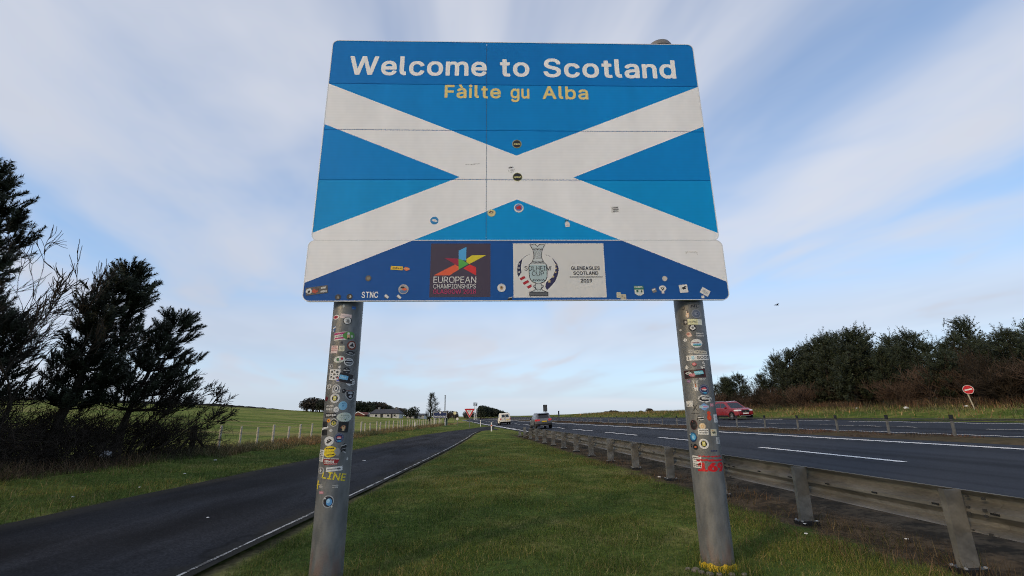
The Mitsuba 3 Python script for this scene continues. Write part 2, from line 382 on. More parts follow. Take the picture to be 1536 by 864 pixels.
rows = np.concatenate([np.arange(-60, -4, 4.0), np.arange(-4, 30, 0.34), np.arange(30, 70, 0.8), np.arange(70, 140, 2.0), np.geomspace(140, 3800, 46)])
near_c = np.arange(-22, 2.0, 0.34)
left_c = np.concatenate([-np.geomspace(2600, 110, 14), -np.linspace(104, 23, 36)])
allc = {'grass_field': np.concatenate([left_c, near_c[near_c < -18.4], [-18.4]]),
        'grass_verge': np.concatenate([[-18.4], near_c[near_c > -18.3], [1.96, 2.0, 2.05, 2.5, 4, 6.2, 8, 9.9]]),
        'central_reservation': np.array([9.9, 10.3, 10.6, 10.75, 10.9, 11.2, 11.6, 12.0, 12.3, 12.45, 12.6, 12.9]),
        'far_verge': np.concatenate([[12.9, 14.5, 16.6, 18.5, 20.3, 21.5, 21.6, 21.7], np.arange(22, 34, 0.5), np.arange(34, 70, 2.5), np.linspace(70, 130, 9), np.geomspace(150, 3200, 14)])}
for nm, cs in allc.items():
    g_, uv_ = grid(cs, rows, Z)
    setting(nm, g_, 'm_ground', smooth=True, uv=uv_)

# lay-by sheet
ly = np.concatenate([np.arange(-40, 30, 0.5), np.arange(30, 100.1, 1.0)])
def layby_right(y):
    main = G(y) + 2.1
    return np.where(y < 55, _LR(np.clip(y, -30, 55)), _LR(55.0) + (main - _LR(55.0)) * sstep(55, 61, y))
V, UV = [], []
for y in ly:
    a, b = float(_LL(np.clip(y, -30, 100))), float(layby_right(np.array(y)))
    if b < a + 0.05: b = a + 0.05
    wob = 0.05 * (meshkit.fbm(np.array([[y * 0.9, 1, 0]]), 3, 2)[0] - 0.5)
    a += wob * 2; b += wob
    t = np.linspace(0, 1, 15)
    x = a + (b - a) * t
    V += [(xx, y, 0.018 + 0.035 * math.sin(math.pi * tt) * (y < 55)) for xx, tt in zip(x, t)]
    UV += [((b - a) * tt, (b - a) * (1 - tt)) for tt in t]
n = 15; i = np.arange(len(ly) - 1)[:, None] * n + np.arange(n - 1)[None]
q = np.stack([i, i + 1, i + n + 1, i + n], -1).reshape(-1, 4)
setting('lay_by', (np.array(V), q), 'm_layby', smooth=True, uv=np.array(UV))

# the two carriageways
rrows = np.concatenate([np.arange(-60, 140, 1.0), np.geomspace(140, 1500, 50)])
g_, uv_ = grid(np.linspace(1.9, 10.75, 36), rrows, lambda x, y: zroad(x - G(y), y) + 0.012)
setting('carriageway', g_, 'm_road', smooth=True, uv=uv_)
g_, uv_ = grid(np.linspace(12.4, 21.6, 36), rrows, lambda x, y: zroad(x - G(y), y) + 0.012)
uv_[:, 0] += 0.8
setting('carriageway', g_, 'm_road', smooth=True, uv=uv_)

def stripe(mb, u0, u1, y0, y1, dz=0.021, step=0.8, wob=0.0):
    ys = np.linspace(y0, y1, max(2, int((y1 - y0) / step) + 1))
    us = np.linspace(u0, u1, 2)
    g_, _ = grid(us, ys, lambda x, y: zroad(x - G(y), y) + dz)
    v = g_[0]
    if wob: v[:, 0] += wob * (meshkit.fbm(np.stack([v[:, 1] * 1.5, 0 * v[:, 1], 0 * v[:, 1] + u0], -1), 3, 6) - 0.5)
    mb.add(v, g_[1])

def marking(mb_list, name, mat='m_paint'):
    for i_, mb in enumerate(mb_list): setting(name, mb.get(), mat)
mb = MB(); stripe(mb, 9.87, 10.05, -60, 400); setting('edge_line', mb.get(), 'm_paint')
mb = MB(); stripe(mb, 2.42, 2.58, -60, 55.0); stripe(mb, 2.40, 2.62, 93, 400); setting('edge_line', mb.get(), 'm_paint')
mb = MB()
for k in range(9): stripe(mb, 2.30, 2.66, 55.6 + 4.2 * k, 59.1 + 4.2 * k)
setting('junction_line', mb.get(), 'm_paint')
mb = MB(); stripe(mb, 12.86, 12.98, -60, 300); setting('edge_line', mb.get(), 'm_paint')
mb = MB(); stripe(mb, 20.25, 20.40, -60, 31.5)
for k in range(9): stripe(mb, 20.25, 20.40, 33 + 4.6 * k, 36 + 4.6 * k)
setting('edge_line', mb.get(), 'm_paint')
mb = MB()
for k in range(-6, 26):
    a = 12.8 + 9.0 * k + (0.6 if k == 1 else 0)
    stripe(mb, 6.15, 6.30, a, a + 6.0 - (0.7 if k == 1 else 0))
setting('lane_line', mb.get(), 'm_paint')
mb = MB()
for k in range(-6, 26):
    a = 14.2 + 9.0 * k
    for b, e in ((0, 1.6), (1.9, 3.3), (3.45, 6.0)): stripe(mb, 16.55, 16.68, a + b, a + e)
setting('lane_line', mb.get(), 'm_oldpaint')

# worn white line along the right edge of the lay-by
mb = MB()
y = -8.0
R2 = np.random.default_rng(3)
while y < 51:
    L = R2.uniform(1.5, 6.0)
    ys = np.linspace(y, min(y + L, 51.5), max(3, int(L / 0.25)))
    xr = _LR(ys) - 0.13
    w = 0.019 + 0.012 * (meshkit.fbm(np.stack([ys * 2.0, 0 * ys, 0 * ys], -1), 3, 4) - 0.5) * 2
    v = np.vstack([np.stack([xr - w, ys, 0 * ys + 0.0275], 1), np.stack([xr + w, ys, 0 * ys + 0.0245], 1)])
    k = len(ys); i = np.arange(k - 1)
    mb.add(v, np.stack([i, i + k, i + k + 1, i + 1], 1))
    y += L + R2.uniform(0.03, 0.22)
setting('edge_line', mb.get(), 'm_oldpaint')

# ------------------------------------------------------------------ grass
def clump(x, y, f, s): return meshkit.fbm(np.stack([x * f, y * f, 0 * x], -1), 3, s)
def blades(name, label, xy, hmin, hmax, width, cols, lean=0.5, seed=1, mat='m_blade', wind=(0.0, 0.0), zoff=-0.01, hmul=None):
    R = np.random.default_rng(seed); n_ = len(xy)
    z = Z(xy[:, 0], xy[:, 1]) + zoff
    h = R.uniform(hmin, hmax, n_) * (hmul if hmul is not None else 1); a = R.uniform(0, 2 * np.pi, n_); w = width * R.uniform(0.6, 1.4, n_)
    base = np.column_stack([xy, z]); d = np.column_stack([np.cos(a), np.sin(a), 0 * a]) * w[:, None] / 2
    la = R.uniform(0, 2 * np.pi, n_); lm = np.abs(R.normal(0, lean, n_)) * h
    tip = base + np.column_stack([np.cos(la) * lm + wind[0] * h, np.sin(la) * lm + wind[1] * h, h])
    V = np.stack([base - d, base + d, tip], 1).reshape(-1, 3); Fc = np.arange(3 * n_).reshape(-1, 3)
    cols = np.asarray(cols, float); t = R.random((n_, 1)); k = R.integers(0, len(cols), n_)
    c = cols[k] * R.uniform(0.6, 1.35, (n_, 1))
    q1, q2 = clump(xy[:, 0], xy[:, 1], 0.55, 61), clump(xy[:, 0], xy[:, 1], 1.9, 62)
    c = c * (0.38 + 0.85 * q1 + 0.60 * q2)[:, None] * np.stack([0.95 + 1.0 * (q1 - 0.45), 1 + 0 * q1, 1 + 0 * q1], 1)
    C = np.repeat(c, 3, 0)
    return setting(name, (V, Fc), mat, label, kind='stuff', color=C)

GREEN = [(0.059, 0.092, 0.0165), (0.0755, 0.1062, 0.0212), (0.0472, 0.0779, 0.0165), (0.1015, 0.1251, 0.0307), (0.085, 0.1062, 0.026), (0.2006, 0.1746, 0.0732), (0.0708, 0.0991, 0.0189)]
STRAW = [(0.20, 0.155, 0.075), (0.15, 0.105, 0.05), (0.24, 0.19, 0.10), (0.10, 0.075, 0.038), (0.06, 0.07, 0.02)]
BROWN = [(0.055, 0.040, 0.026), (0.085, 0.060, 0.036), (0.040, 0.032, 0.022), (0.12, 0.09, 0.05), (0.045, 0.05, 0.018)]
def scatter(n_, x0, x1, y0, y1, fn, seed, power=1.0):
    R = np.random.default_rng(seed)
    y = y0 * (y1 / y0) ** (R.random(n_) ** power) if y0 > 0 else R.uniform(y0, y1, n_)
    x = R.uniform(x0, x1, n_)
    k = fn(x, y, R); return np.column_stack([x, y])[k]
xy = scatter(520000, -3.4, 4.7, 2.6, 34, lambda x, y, R: (layby_dist(x, y) > 0.14 + 0.12 * R.random(len(x))) & (x - G(y) < -0.25 - 0.35 * R.random(len(x)) + 0.5 * (clump(x, y, 1.2, 7) - .5)) & (R.random(len(x)) < 0.05 + 1.5 * clump(x, y, 1.7, 5)), 11)
hm = 0.45 + 1.5 * clump(xy[:, 0], xy[:, 1], 1.6, 15) ** 1.3
for px_, py_ in ((-2.0, 5.57), (2.22, 5.69)): hm = hm * (1 + 2.0 * np.exp(-((np.hypot(xy[:, 0] - px_, xy[:, 1] - py_) - 0.2) / 0.14) ** 2))
blades('grass', 'short green winter grass of the verge behind the sign', xy, 0.025, 0.075, 0.006, GREEN, 0.6, 12, hmul=hm)
xy = scatter(9000, -3.3, 4.5, 2.8, 30, lambda x, y, R: (layby_dist(x, y) > 0.2) & (x - G(y) < -0.5) & (R.random(len(x)) < 2.2 * (clump(x, y, 0.9, 25) - 0.38)), 26)
blades('dead_grass', 'pale straw stalks scattered through the green verge', xy, 0.06, 0.16, 0.005, STRAW[:3], 0.9, 27)
xy = scatter(90000, -3.6, 5.0, 3, 48, lambda x, y, R: (x - G(y) > -1.0) & (x - G(y) < 1.95) & (R.random(len(x)) < 1.7 * (clump(x, y, 1.5, 8) - 0.28)), 13)
blades('dead_grass', 'brown dead stalks and grass under the near crash barrier', xy, 0.04, 0.24, 0.007, BROWN, 0.7, 14)
xy = scatter(90000, -13.6, -7.9, 4, 60, lambda x, y, R: (layby_dist(x, y) > 0.10) & (R.random(len(x)) < 0.4 + 0.8 * clump(x, y, 1.4, 9)), 15)
blades('grass', 'rough grass strip between the lay-by and the hedge trees', xy, 0.05, 0.17, 0.010, GREEN, 0.6, 16)
xy = scatter(60000, -14.4, -11.3, 19, 92, lambda x, y, R: (R.random(len(x)) < 1.6 * (clump(x, y, 0.8, 10) - 0.2)), 17)
blades('dead_grass', 'tan dead grass along the foot of the post fence', xy, 0.12, 0.45, 0.022, STRAW, 0.5, 18)
xy = scatter(45000, -16.2, -11.8, 6, 22, lambda x, y, R: R.random(len(x)) < 1.5 * (clump(x, y, 1.0, 12) - 0.2), 19)
blades('dead_grass', 'dark tangled dead growth under the hedge trees', xy, 0.12, 0.55, 0.012, BROWN, 0.8, 20)
R = np.random.default_rng(21); n_ = 60000
y = R.uniform(8, 110, n_); u = R.uniform(21.9, 31.0, n_); keep = (R.random(n_) < np.clip((u - 21.5) / 5, 0.1, 1) * 1.6 * (clump(u, y, 0.5, 13) - 0.15))
xy = np.column_stack([u + G(y), y])[keep]
blades('dead_grass', 'tan and green grass of the far verge below the pines', xy, 0.10, 0.42, 0.035, STRAW + GREEN[:2], 0.5, 22)
R = np.random.default_rng(23); n_ = 26000
y = R.uniform(8, 80, n_); u = R.uniform(10.55, 12.6, n_); keep = (clump(u * 1.5, y * 0.6, 1.0, 14) > 0.44)
xy = np.column_stack([u + G(y), y])[keep]
blades('dead_grass', 'reddish brown dead weeds of the central reservation', xy, 0.03, 0.14, 0.02, [(0.060, 0.040, 0.028), (0.085, 0.058, 0.042), (0.042, 0.032, 0.024)], 0.7, 24)
R = np.random.default_rng(33); n_ = 50000
y = R.uniform(10, 62, n_); u = R.uniform(28.2, 36.0, n_); keep = clump(u, y, 0.7, 17) > 0.36
xy = np.column_stack([u + G(y), y])[keep]
blades('undergrowth', 'brown dead bracken and brambles along the foot of the pine wood', xy, 0.25, 0.85, 0.05, [(0.060, 0.042, 0.028), (0.085, 0.058, 0.038), (0.042, 0.034, 0.024), (0.11, 0.078, 0.046), (0.05, 0.052, 0.026)], 0.45, 34)
# ------------------------------------------------------------------ the welcome sign
SC, SYAW = np.array([0.0772, 5.4009]), math.radians(1.729)
SA = np.array([math.cos(SYAW), math.sin(SYAW)]); SN = np.array([math.sin(SYAW), -math.cos(SYAW)])
SM = np.eye(4); SM[:3, 0] = [*SA, 0]; SM[:3, 1] = [0, 0, 1]; SM[:3, 2] = [*SN, 0]; SM[:3, 3] = [*SC, 0]
sign = thing('welcome_sign', 'large blue and white road sign reading Welcome to Scotland on two grey sticker-covered posts', 'road sign')
def sp(name, g, z0, z1, mat, parent=None, label=None):
    return part(parent or sign, name, xf(extrude(g, z0, z1), SM), mat, label=label)

UP = sbox(-2.516, 3.699, 2.519, 6.652)
# the outer shape tapers by nothing; corners are rounded
UPR = UP.buffer(-0.072).buffer(0.072, quad_segs=8)
LOW = sbox(-2.546, 2.934, 2.548, 3.689).buffer(-0.075).buffer(0.075, quad_segs=8)
vrows = [6.70, 5.955, 5.243, 4.522, 3.60]; seam = -0.391
slope, half = 0.4285, 0.3135
def band(sgn):
    x = np.array([-4.0, 4.0]); ym = 4.559 + sgn * slope * x
    return Polygon([(x[0], ym[0] - half), (x[1], ym[1] - half), (x[1], ym[1] + half), (x[0], ym[0] + half)])
saltire = unary_union([band(1), band(-1)])
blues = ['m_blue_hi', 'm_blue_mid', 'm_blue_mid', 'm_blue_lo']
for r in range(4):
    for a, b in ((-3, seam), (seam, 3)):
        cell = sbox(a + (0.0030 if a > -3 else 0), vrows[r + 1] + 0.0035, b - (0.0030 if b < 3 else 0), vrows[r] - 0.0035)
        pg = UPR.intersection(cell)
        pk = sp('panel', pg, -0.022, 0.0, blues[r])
        wb = pg.intersection(saltire).buffer(-0.0005)
        for w1 in polys(wb):
            if w1.area > 1e-3: sp('white_band', w1, 0.0002, 0.0016, 'm_sheet_white', parent=pk)
lowk = sp('lower_panel', LOW, -0.022, 0.0, 'm_blue_dark', label='darker blue lower board with event logos and stickers')
for w1 in polys(LOW.intersection(saltire).buffer(-0.0005)): sp('white_band', w1, 0.0002, 0.0016, 'm_sheet_white', parent=lowk)
sp('edge_trim', UPR.buffer(0.010).difference(UPR.buffer(0.0005)), -0.026, 0.004, 'm_trim')
sp('edge_trim', LOW.buffer(0.009).difference(LOW.buffer(0.0005)), -0.026, 0.004, 'm_trim')
# back of the board: channel rails behind every seam, a joint strip, clamps on the posts
for v in (6.45, 5.955, 5.243, 4.522, 3.95):
    sp('back_rail', sbox(-2.45, v - 0.05, 2.45, v + 0.05), -0.066, -0.0225, 'm_alu')
for v in (3.45, 3.10): sp('back_rail', sbox(-2.42, v - 0.05, 2.42, v + 0.05), -0.066, -0.0225, 'm_alu')
sp('joint_strip', sbox(seam - 0.04, 3.74, seam + 0.04, 6.62), -0.0262, -0.0224, 'm_alu')
sp('joint_strip', sbox(-2.40, 3.655, 2.40, 3.735), -0.0262, -0.0224, 'm_darksteel')

# lettering
sp('lettering', text('Welcome', 0.284, -2.262, 6.107, 1.873, True, 0.125, tail=True, thicken=0.008), 0.0002, 0.0022, 'm_letter_white', label='white word Welcome')
sp('lettering', text('to', 0.284, -0.209, 6.106, 0.405, True, 0.125, thicken=0.008), 0.0002, 0.0022, 'm_letter_white', label='white word to')
sp('lettering', text('Scotland', 0.284, 0.392, 6.100, 1.845, True, 0.125, tail=True, thicken=0.008), 0.0002, 0.0022, 'm_letter_white', label='white word Scotland')
sp('lettering', text('F\u00e0ilte', 0.192, -0.958, 5.749, 0.760, True, 0.15, tail=True, thicken=0.004), 0.0002, 0.0022, 'm_letter_yellow', label='yellow word F\u00e0ilte')
sp('lettering', text('gu', 0.192, -0.067, 5.749, 0.255, True, 0.15, thicken=0.004), 0.0002, 0.0022, 'm_letter_yellow', label='yellow word gu')
sp('lettering', text('Alba', 0.192, 0.366, 5.745, 0.625, True, 0.15, tail=True, thicken=0.004), 0.0002, 0.0022, 'm_letter_yellow', label='yellow word Alba')

# coloured flat print in layers: one mesh with a colour per piece
def layered(parent, name, layers, z0=0.0022, dz=0.0004, label=None, wrap=None):
    mb = MB(); z = z0
    for g, col in layers:
        v, f = flat(g)
        if len(v): mb.add(np.column_stack([v, np.full(len(v), z)]), f, col)
        z += dz
    v, f = mb.get()
    n_ = np.cross(v[f[:, 1]] - v[f[:, 0]], v[f[:, 2]] - v[f[:, 0]])[:, 2] < 0
    f[n_] = f[n_][:, ::-1]
    return part(parent, name, xf((v, f), SM) if wrap is None else wrap(v, f), 'm_sticker', color=mb.cols(), label=label)
def Pg(*p): return Polygon(p).buffer(0)
PURP, WHT, INK = (0.050, 0.034, 0.060), (0.62, 0.62, 0.61), (0.02, 0.02, 0.024)
layered(lowk, 'event_plate', [
    (sbox(-1.064, 2.972, -0.336, 3.652), PURP),
    (Pg((-0.897, 3.464), (-0.741, 3.457), (-0.724, 3.45), (-0.722, 3.368), (-0.766, 3.386)), (0.30, 0.012, 0.045)),
    (Pg((-1.018, 3.244), (-0.766, 3.383), (-0.722, 3.357), (-0.721, 3.314), (-0.827, 3.244)), (0.68, 0.10, 0.035)),
    (Pg((-0.666, 3.332), (-0.585, 3.381), (-0.51, 3.345), (-0.509, 3.241)), (0.60, 0.025, 0.025)),
    (Pg((-0.629, 3.451), (-0.561, 3.5), (-0.386, 3.502), (-0.594, 3.386), (-0.629, 3.413)), (0.62, 0.52, 0.02)),
    (Pg((-0.724, 3.56), (-0.631, 3.608), (-0.633, 3.431), (-0.722, 3.445)), (0.07, 0.34, 0.66)),
    (Pg((-0.724, 3.45), (-0.696, 3.448), (-0.602, 3.388), (-0.721, 3.315)), (0.08, 0.36, 0.06)),
    (text('EUROPEAN', 0.078, -1.020, 3.149, 0.512, False, 0.13), (0.60, 0.60, 0.60)),
    (text('CHAMPIONSHIPS', 0.056, -1.018, 3.079, 0.508, False, 0.13), (0.60, 0.60, 0.60)),
    (text('GLASGOW 2018', 0.050, -1.018, 3.015, 0.508, False, 0.13), (0.55, 0.03, 0.14))], z0=0.0008, label='dark purple plate with a coloured ribbon star and the words EUROPEAN CHAMPIONSHIPS GLASGOW 2018')
CUP = [(0.15, 3.635), (0.172, 3.640), (0.196, 3.634), (0.216, 3.640), (0.241, 3.612), (0.268, 3.640), (0.290, 3.634), (0.312, 3.640), (0.334, 3.635), (0.312, 3.595), (0.297, 3.559), (0.289, 3.51), (0.290, 3.466), (0.305, 3.425), (0.327, 3.393), (0.349, 3.376), (0.352, 3.30), (0.349, 3.221), (0.335, 3.185), (0.311, 3.158), (0.272, 3.145), (0.276, 3.123), (0.297, 3.114), (0.300, 3.10), (0.296, 3.089), (0.275, 3.079), (0.282, 3.062), (0.299, 3.048), (0.346, 3.03)]
cup = Pg(*(CUP + [(0.484 - x, y) for x, y in CUP[::-1]]))
stripes = unary_union([Polygon([(-0.1, 3.235 - 0.075 * k - 0.02), (0.3, 3.455 - 0.075 * k - 0.02), (0.3, 3.455 - 0.075 * k - 0.057), (-0.1, 3.235 - 0.075 * k - 0.057)]) for k in range(1, 6)])
lred = Pg((0.003, 3.222), (0.039, 3.28), (0.085, 3.215), (0.156, 3.132), (0.160, 3.09), (0.142, 3.057), (0.07, 3.12))
def star(x, y, r): return Polygon([(x + (r if k % 2 == 0 else r * 0.42) * math.sin(k * math.pi / 5), y + (r if k % 2 == 0 else r * 0.42) * math.cos(k * math.pi / 5)) for k in range(10)])
outline = lambda g, w: g.buffer(w / 2).difference(g.buffer(-w / 2))
zig = lambda x0, x1, y, a, n_, w: LineString([(x0 + (x1 - x0) * k / n_, y + (a if k % 2 else -a)) for k in range(n_ + 1)]).buffer(w)
layered(lowk, 'event_plate', [
    (sbox(-0.060, 2.963, 1.0615, 3.6545), (0.62, 0.62, 0.61)),
    (Pg((0.156, 3.517), (0.10, 3.495), (0.059, 3.458), (0.018, 3.42), (-0.003, 3.385), (-0.013, 3.312), (-0.008, 3.26), (0.003, 3.222), (0.039, 3.28), (0.033, 3.348), (0.054, 3.448), (0.10, 3.490)), (0.015, 0.016, 0.05)),
    (Pg((0.322, 3.512), (0.38, 3.495), (0.425, 3.457), (0.470, 3.40), (0.490, 3.347), (0.495, 3.31), (0.487, 3.266), (0.449, 3.167), (0.40, 3.11), (0.347, 3.056), (0.328, 3.085), (0.325, 3.114), (0.337, 3.149), (0.38, 3.19), (0.417, 3.221), (0.454, 3.311), (0.457, 3.384), (0.416, 3.466), (0.375, 3.492)), (0.022, 0.02, 0.075)),
    (lred.intersection(stripes), (0.36, 0.012, 0.02)),
    (unary_union([star(0.013, 3.385, 0.013), star(0.010, 3.335, 0.015), star(0.012, 3.285, 0.016)]), (0.62, 0.62, 0.61)),
    (unary_union([star(0.462, 3.375, 0.012), star(0.464, 3.33, 0.014), star(0.455, 3.28, 0.016), star(0.424, 3.225, 0.019), star(0.375, 3.165, 0.025)]), (0.58, 0.46, 0.24)),
    (cup, (0.50, 0.54, 0.545)),
    (cup.intersection(sbox(0, 3.158, 0.6, 3.372)), (0.36, 0.47, 0.49)),
    (outline(cup, 0.008), INK),
    (unary_union([sbox(0.205 + 0.0135 * k, 3.45, 0.2085 + 0.0135 * k, 3.555) for k in range(6)] + [zig(0.185, 0.30, 3.575, 0.013, 12, 0.003), zig(0.18, 0.305, 3.41, 0.009, 16, 0.003), zig(0.17, 0.315, 3.18, 0.010, 14, 0.003), sbox(0.16, 3.39, 0.325, 3.394), sbox(0.205, 3.138, 0.28, 3.143), sbox(0.20, 3.06, 0.29, 3.064), LineString([(0.21, 3.13), (0.20, 3.10), (0.225, 3.05)]).buffer(0.0025), LineString([(0.274, 3.13), (0.284, 3.10), (0.26, 3.05)]).buffer(0.0025)]), INK),
    (sbox(0.133, 2.984, 0.353, 3.030), (0.10, 0.105, 0.11)), (outline(sbox(0.133, 2.984, 0.353, 3.030), 0.008), INK),
    (unary_union([text('SOLHEIM', 0.057, 0.077, 3.302, 0.318, False, 0.15), sbox(0.398, 3.352, 0.409, 3.356)]), INK),
    (text('CUP', 0.055, 0.166, 3.236, 0.146, False, 0.15), INK),
    (text('GLENEAGLES', 0.043, 0.647, 3.309, 0.350, True, 0.13), INK),
    (text('SCOTLAND', 0.041, 0.671, 3.247, 0.303, True, 0.13), INK),
    (sbox(0.620, 3.2155, 1.026, 3.2225), INK),
    (text('2019', 0.043, 0.755, 3.150, 0.139, True, 0.13), INK)], z0=0.0008, dz=0.0003, label='white plate with a drawn trophy vase and the words SOLHEIM CUP GLENEAGLES SCOTLAND 2019')

# posts
PR, POFF = 0.172, 0.232
def post_axis(u): return SC - SN * POFF + SA * u
POSTS = []
for u, top in ((-2.08, 6.60), (2.14, 6.79)):
    c = post_axis(u)
    ang = np.linspace(0, 2 * np.pi, 65)[:-1]
    zs = np.array([-0.3, 0, 0.5, 1, 1.5, 2, 2.5, 3, 4, 5, 6, top - 0.02])
    mb = MB(); mb.tube(np.column_stack([np.full(len(zs), c[0]), np.full(len(zs), c[1]), zs]), PR, 64, cap=True)
    pk = part(sign, 'post', mb.get(), 'm_galv', smooth=35, label=('left' if u < 0 else 'right') + ' grey steel post covered in stickers')
    prof = np.array([[PR + 0.006, -0.05], [PR + 0.006, 0.0], [PR * 0.92, 0.035], [PR * 0.6, 0.06], [0.0, 0.07]])
    m = trimesh.creation.revolve(np.vstack([[0, -0.05], prof]), sections=40)
    part(pk, 'cap', (np.array(m.vertices) + [c[0], c[1], top], m.faces), 'm_lead', smooth=40)
    for z in (3.1, 3.95, 5.243, 6.35):
        mb = MB()
        for s_ in np.linspace(-0.5 * np.pi, 0.5 * np.pi, 13)[:-1]:
            pass
        th = np.linspace(0, np.pi, 14)
        pts = np.stack([c[0] + (PR + 0.006) * (np.cos(th) * SA[0] - np.sin(th) * SN[0]), c[1] + (PR + 0.006) * (np.cos(th) * SA[1] - np.sin(th) * SN[1]), np.full(14, z)], 1)
        mb.tube(pts, 0.014, 6); part(pk, 'clamp', mb.get(), 'm_zinc')
    POSTS.append((pk, c))

# yellow paint ring and broken stones round the foot of the right post
c = POSTS[1][1]
mb = MB(); R = np.random.default_rng(5)
th = np.linspace(0, 2 * np.pi, 49)
ro = PR + 0.02 + 0.022 * (meshkit.fbm(np.stack([np.cos(th) * 2, np.sin(th) * 2, 0 * th], -1), 3, 4) - 0.5) * 2
zz = 0.025 + 0.04 * (meshkit.fbm(np.stack([np.cos(th) * 3, np.sin(th) * 3, 0 * th + 4], -1), 3, 4) - 0.5) * 2
ro[-1] = ro[0]; zz[-1] = zz[0]
for r_, z_ in ((np.full(49, PR + 0.002), zz + 0.02), (ro, zz), (ro + 0.015, zz * 0 - 0.08)):
    mb.v.append(np.stack([c[0] + r_ * np.cos(th), c[1] + r_ * np.sin(th), z_], 1))
i = np.arange(48)
mb.f = [np.vstack([np.stack([a * 49 + i, (a + 1) * 49 + i, (a + 1) * 49 + i + 1], 1) for a in (0, 1)] + [np.stack([a * 49 + i, (a + 1) * 49 + i + 1, a * 49 + i + 1], 1) for a in (0, 1)])]
part(POSTS[1][0], 'paint_ring', mb.get(), 'm_yellow', smooth=True)
def rock(r, seed):
    m = trimesh.creation.icosphere(2, 1.0); v = np.array(m.vertices)
    v *= (0.7 + 0.6 * meshkit.fbm(v * 1.3 + seed, 3, seed))[:, None] * np.array([1, 0.8, 0.6]) * r
    return v, np.array(m.faces)
for k, (dx, dy, r) in enumerate([(-0.30, -0.14, 0.045), (-0.26, -0.20, 0.035), (-0.36, -0.08, 0.03), (-0.20, -0.27, 0.04), (-0.10, -0.27, 0.03), (0.02, -0.29, 0.035), (0.15, -0.28, 0.03)]):
    st = thing('stone', 'small broken pale stone at the foot of the right sign post', 'stone', 'broken stones at the post foot')
    v, f = rock(r, k + 3); scene[st] = ply((v + [c[0] + dx, c[1] + dy, -0.01 + r * 0.3], f), 'm_stone', False)
LEFT_STICKERS = [
    (-0.001, 2.886, 0.026, 0.053, -5, 'wb'), (0.118, 2.868, 0.05, 0.034, 0, 'blue'), (-0.091, 2.753, 0.099, 0.057, 0, 'bubble'),
    (0.034, 2.761, 0.128, 0.054, -6, 'pinkbar'), (0.055, 2.708, 0.091, 0.085, 0, 'face'), (-0.105, 2.613, 0.044, 0.071, -12, 'bluewhite'),
    (0.032, 2.528, 0.242, 0.098, 5, 'parade'), (0.129, 2.42, 0.111, 0.108, 0, 'redring'), (-0.077, 2.37, 0.103, 0.087, -3, 'pinkcard'),
    (0.017, 2.378, 0.063, 0.065, 0, 'cream'), (0.014, 2.447, 0.024, 0.03, 0, 'dark'), (-0.001, 2.253, 0.132, 0.078, 8, 'holly'),
    (0.111, 2.225, 0.111, 0.089, 0, 'ovalband'), (0.125, 2.328, 0.117, 0.057, 0, 'blackoval'), (-0.111, 2.177, 0.079, 0.06, 0, 'ringgrey'),
    (0.014, 2.165, 0.038, 0.039, 0, 'whiteblob'), (0.091, 2.125, 0.084, 0.077, 0, 'blackband'), (-0.044, 2.079, 0.137, 0.122, -3, 'pattern'),
    (0.154, 1.998, 0.123, 0.087, 0, 'crescent'), (0.091, 2.041, 0.166, 0.104, -10, 'bluewin'), (0.005, 2.029, 0.035, 0.062, 0, 'smallflag'),
    (-0.106, 1.942, 0.074, 0.056, 0, 'shieldw'), (-0.005, 1.922, 0.093, 0.089, 0, 'ovalring'), (0.082, 1.898, 0.061, 0.055, 0, 'blackblob'),
    (0.16, 1.848, 0.126, 0.11, 0, 'badge'), (-0.011, 1.816, 0.109, 0.105, 0, 'beer'), (-0.132, 1.812, 0.077, 0.062, 0, 'redblob'),
    (0.084, 1.734, 0.095, 0.098, 0, 'lightblue'), (-0.069, 1.713, 0.114, 0.074, 0, 'scrawlw'), (0.015, 1.692, 0.061, 0.062, 0, 'whitegrey'),
    (0.115, 1.609, 0.175, 0.101, 0, 'paleoval'), (-0.051, 1.631, 0.141, 0.053, 0, 'blacktext'), (-0.063, 1.573, 0.047, 0.04, 0, 'orange'),
    (0.0, 1.551, 0.079, 0.093, 0, 'hexy'), (0.11, 1.5, 0.114, 0.113, -3, 'lion'), (-0.122, 1.534, 0.093, 0.06, 0, 'black'),
    (-0.128, 1.444, 0.118, 0.059, 0, 'black'), (-0.121, 1.492, 0.126, 0.021, 12, 'white'), (-0.023, 1.466, 0.043, 0.033, 30, 'whiteblob'),
    (0.07, 1.387, 0.099, 0.101, 0, 'navyround'), (-0.038, 1.355, 0.118, 0.104, 0, 'carround'), (0.067, 1.246, 0.077, 0.102, 10, 'greyblob'),
    (-0.016, 1.244, 0.162, 0.118, 3, 'yellowoval'), (0.13, 1.273, 0.077, 0.12, 0, 'blackstreak'), (-0.138, 1.203, 0.103, 0.121, -3, 'whitemarks'),
    (-0.0, 1.141, 0.19, 0.079, -2, 'redtrap'), (0.047, 1.065, 0.175, 0.046, 4, 'whitebar'), (-0.118, 1.05, 0.113, 0.074, 0, 'ringgrey'),
    (0.051, 0.991, 0.27, 0.074, -9, 'LINE'), (-0.154, 0.902, 0.094, 0.088, 0, 'yellowx'), (0.072, 0.888, 0.071, 0.039, 0, 'scrawlw'),
    (-0.093, 0.892, 0.06, 0.04, 0, 'scrawlw'), (-0.077, 0.828, 0.059, 0.024, 0, 'pink'), (0.012, 0.74, 0.121, 0.124, 0, 'bluering'),
    (0.189, 1.163, 0.028, 0.036, 0, 'whiteblob'),
]
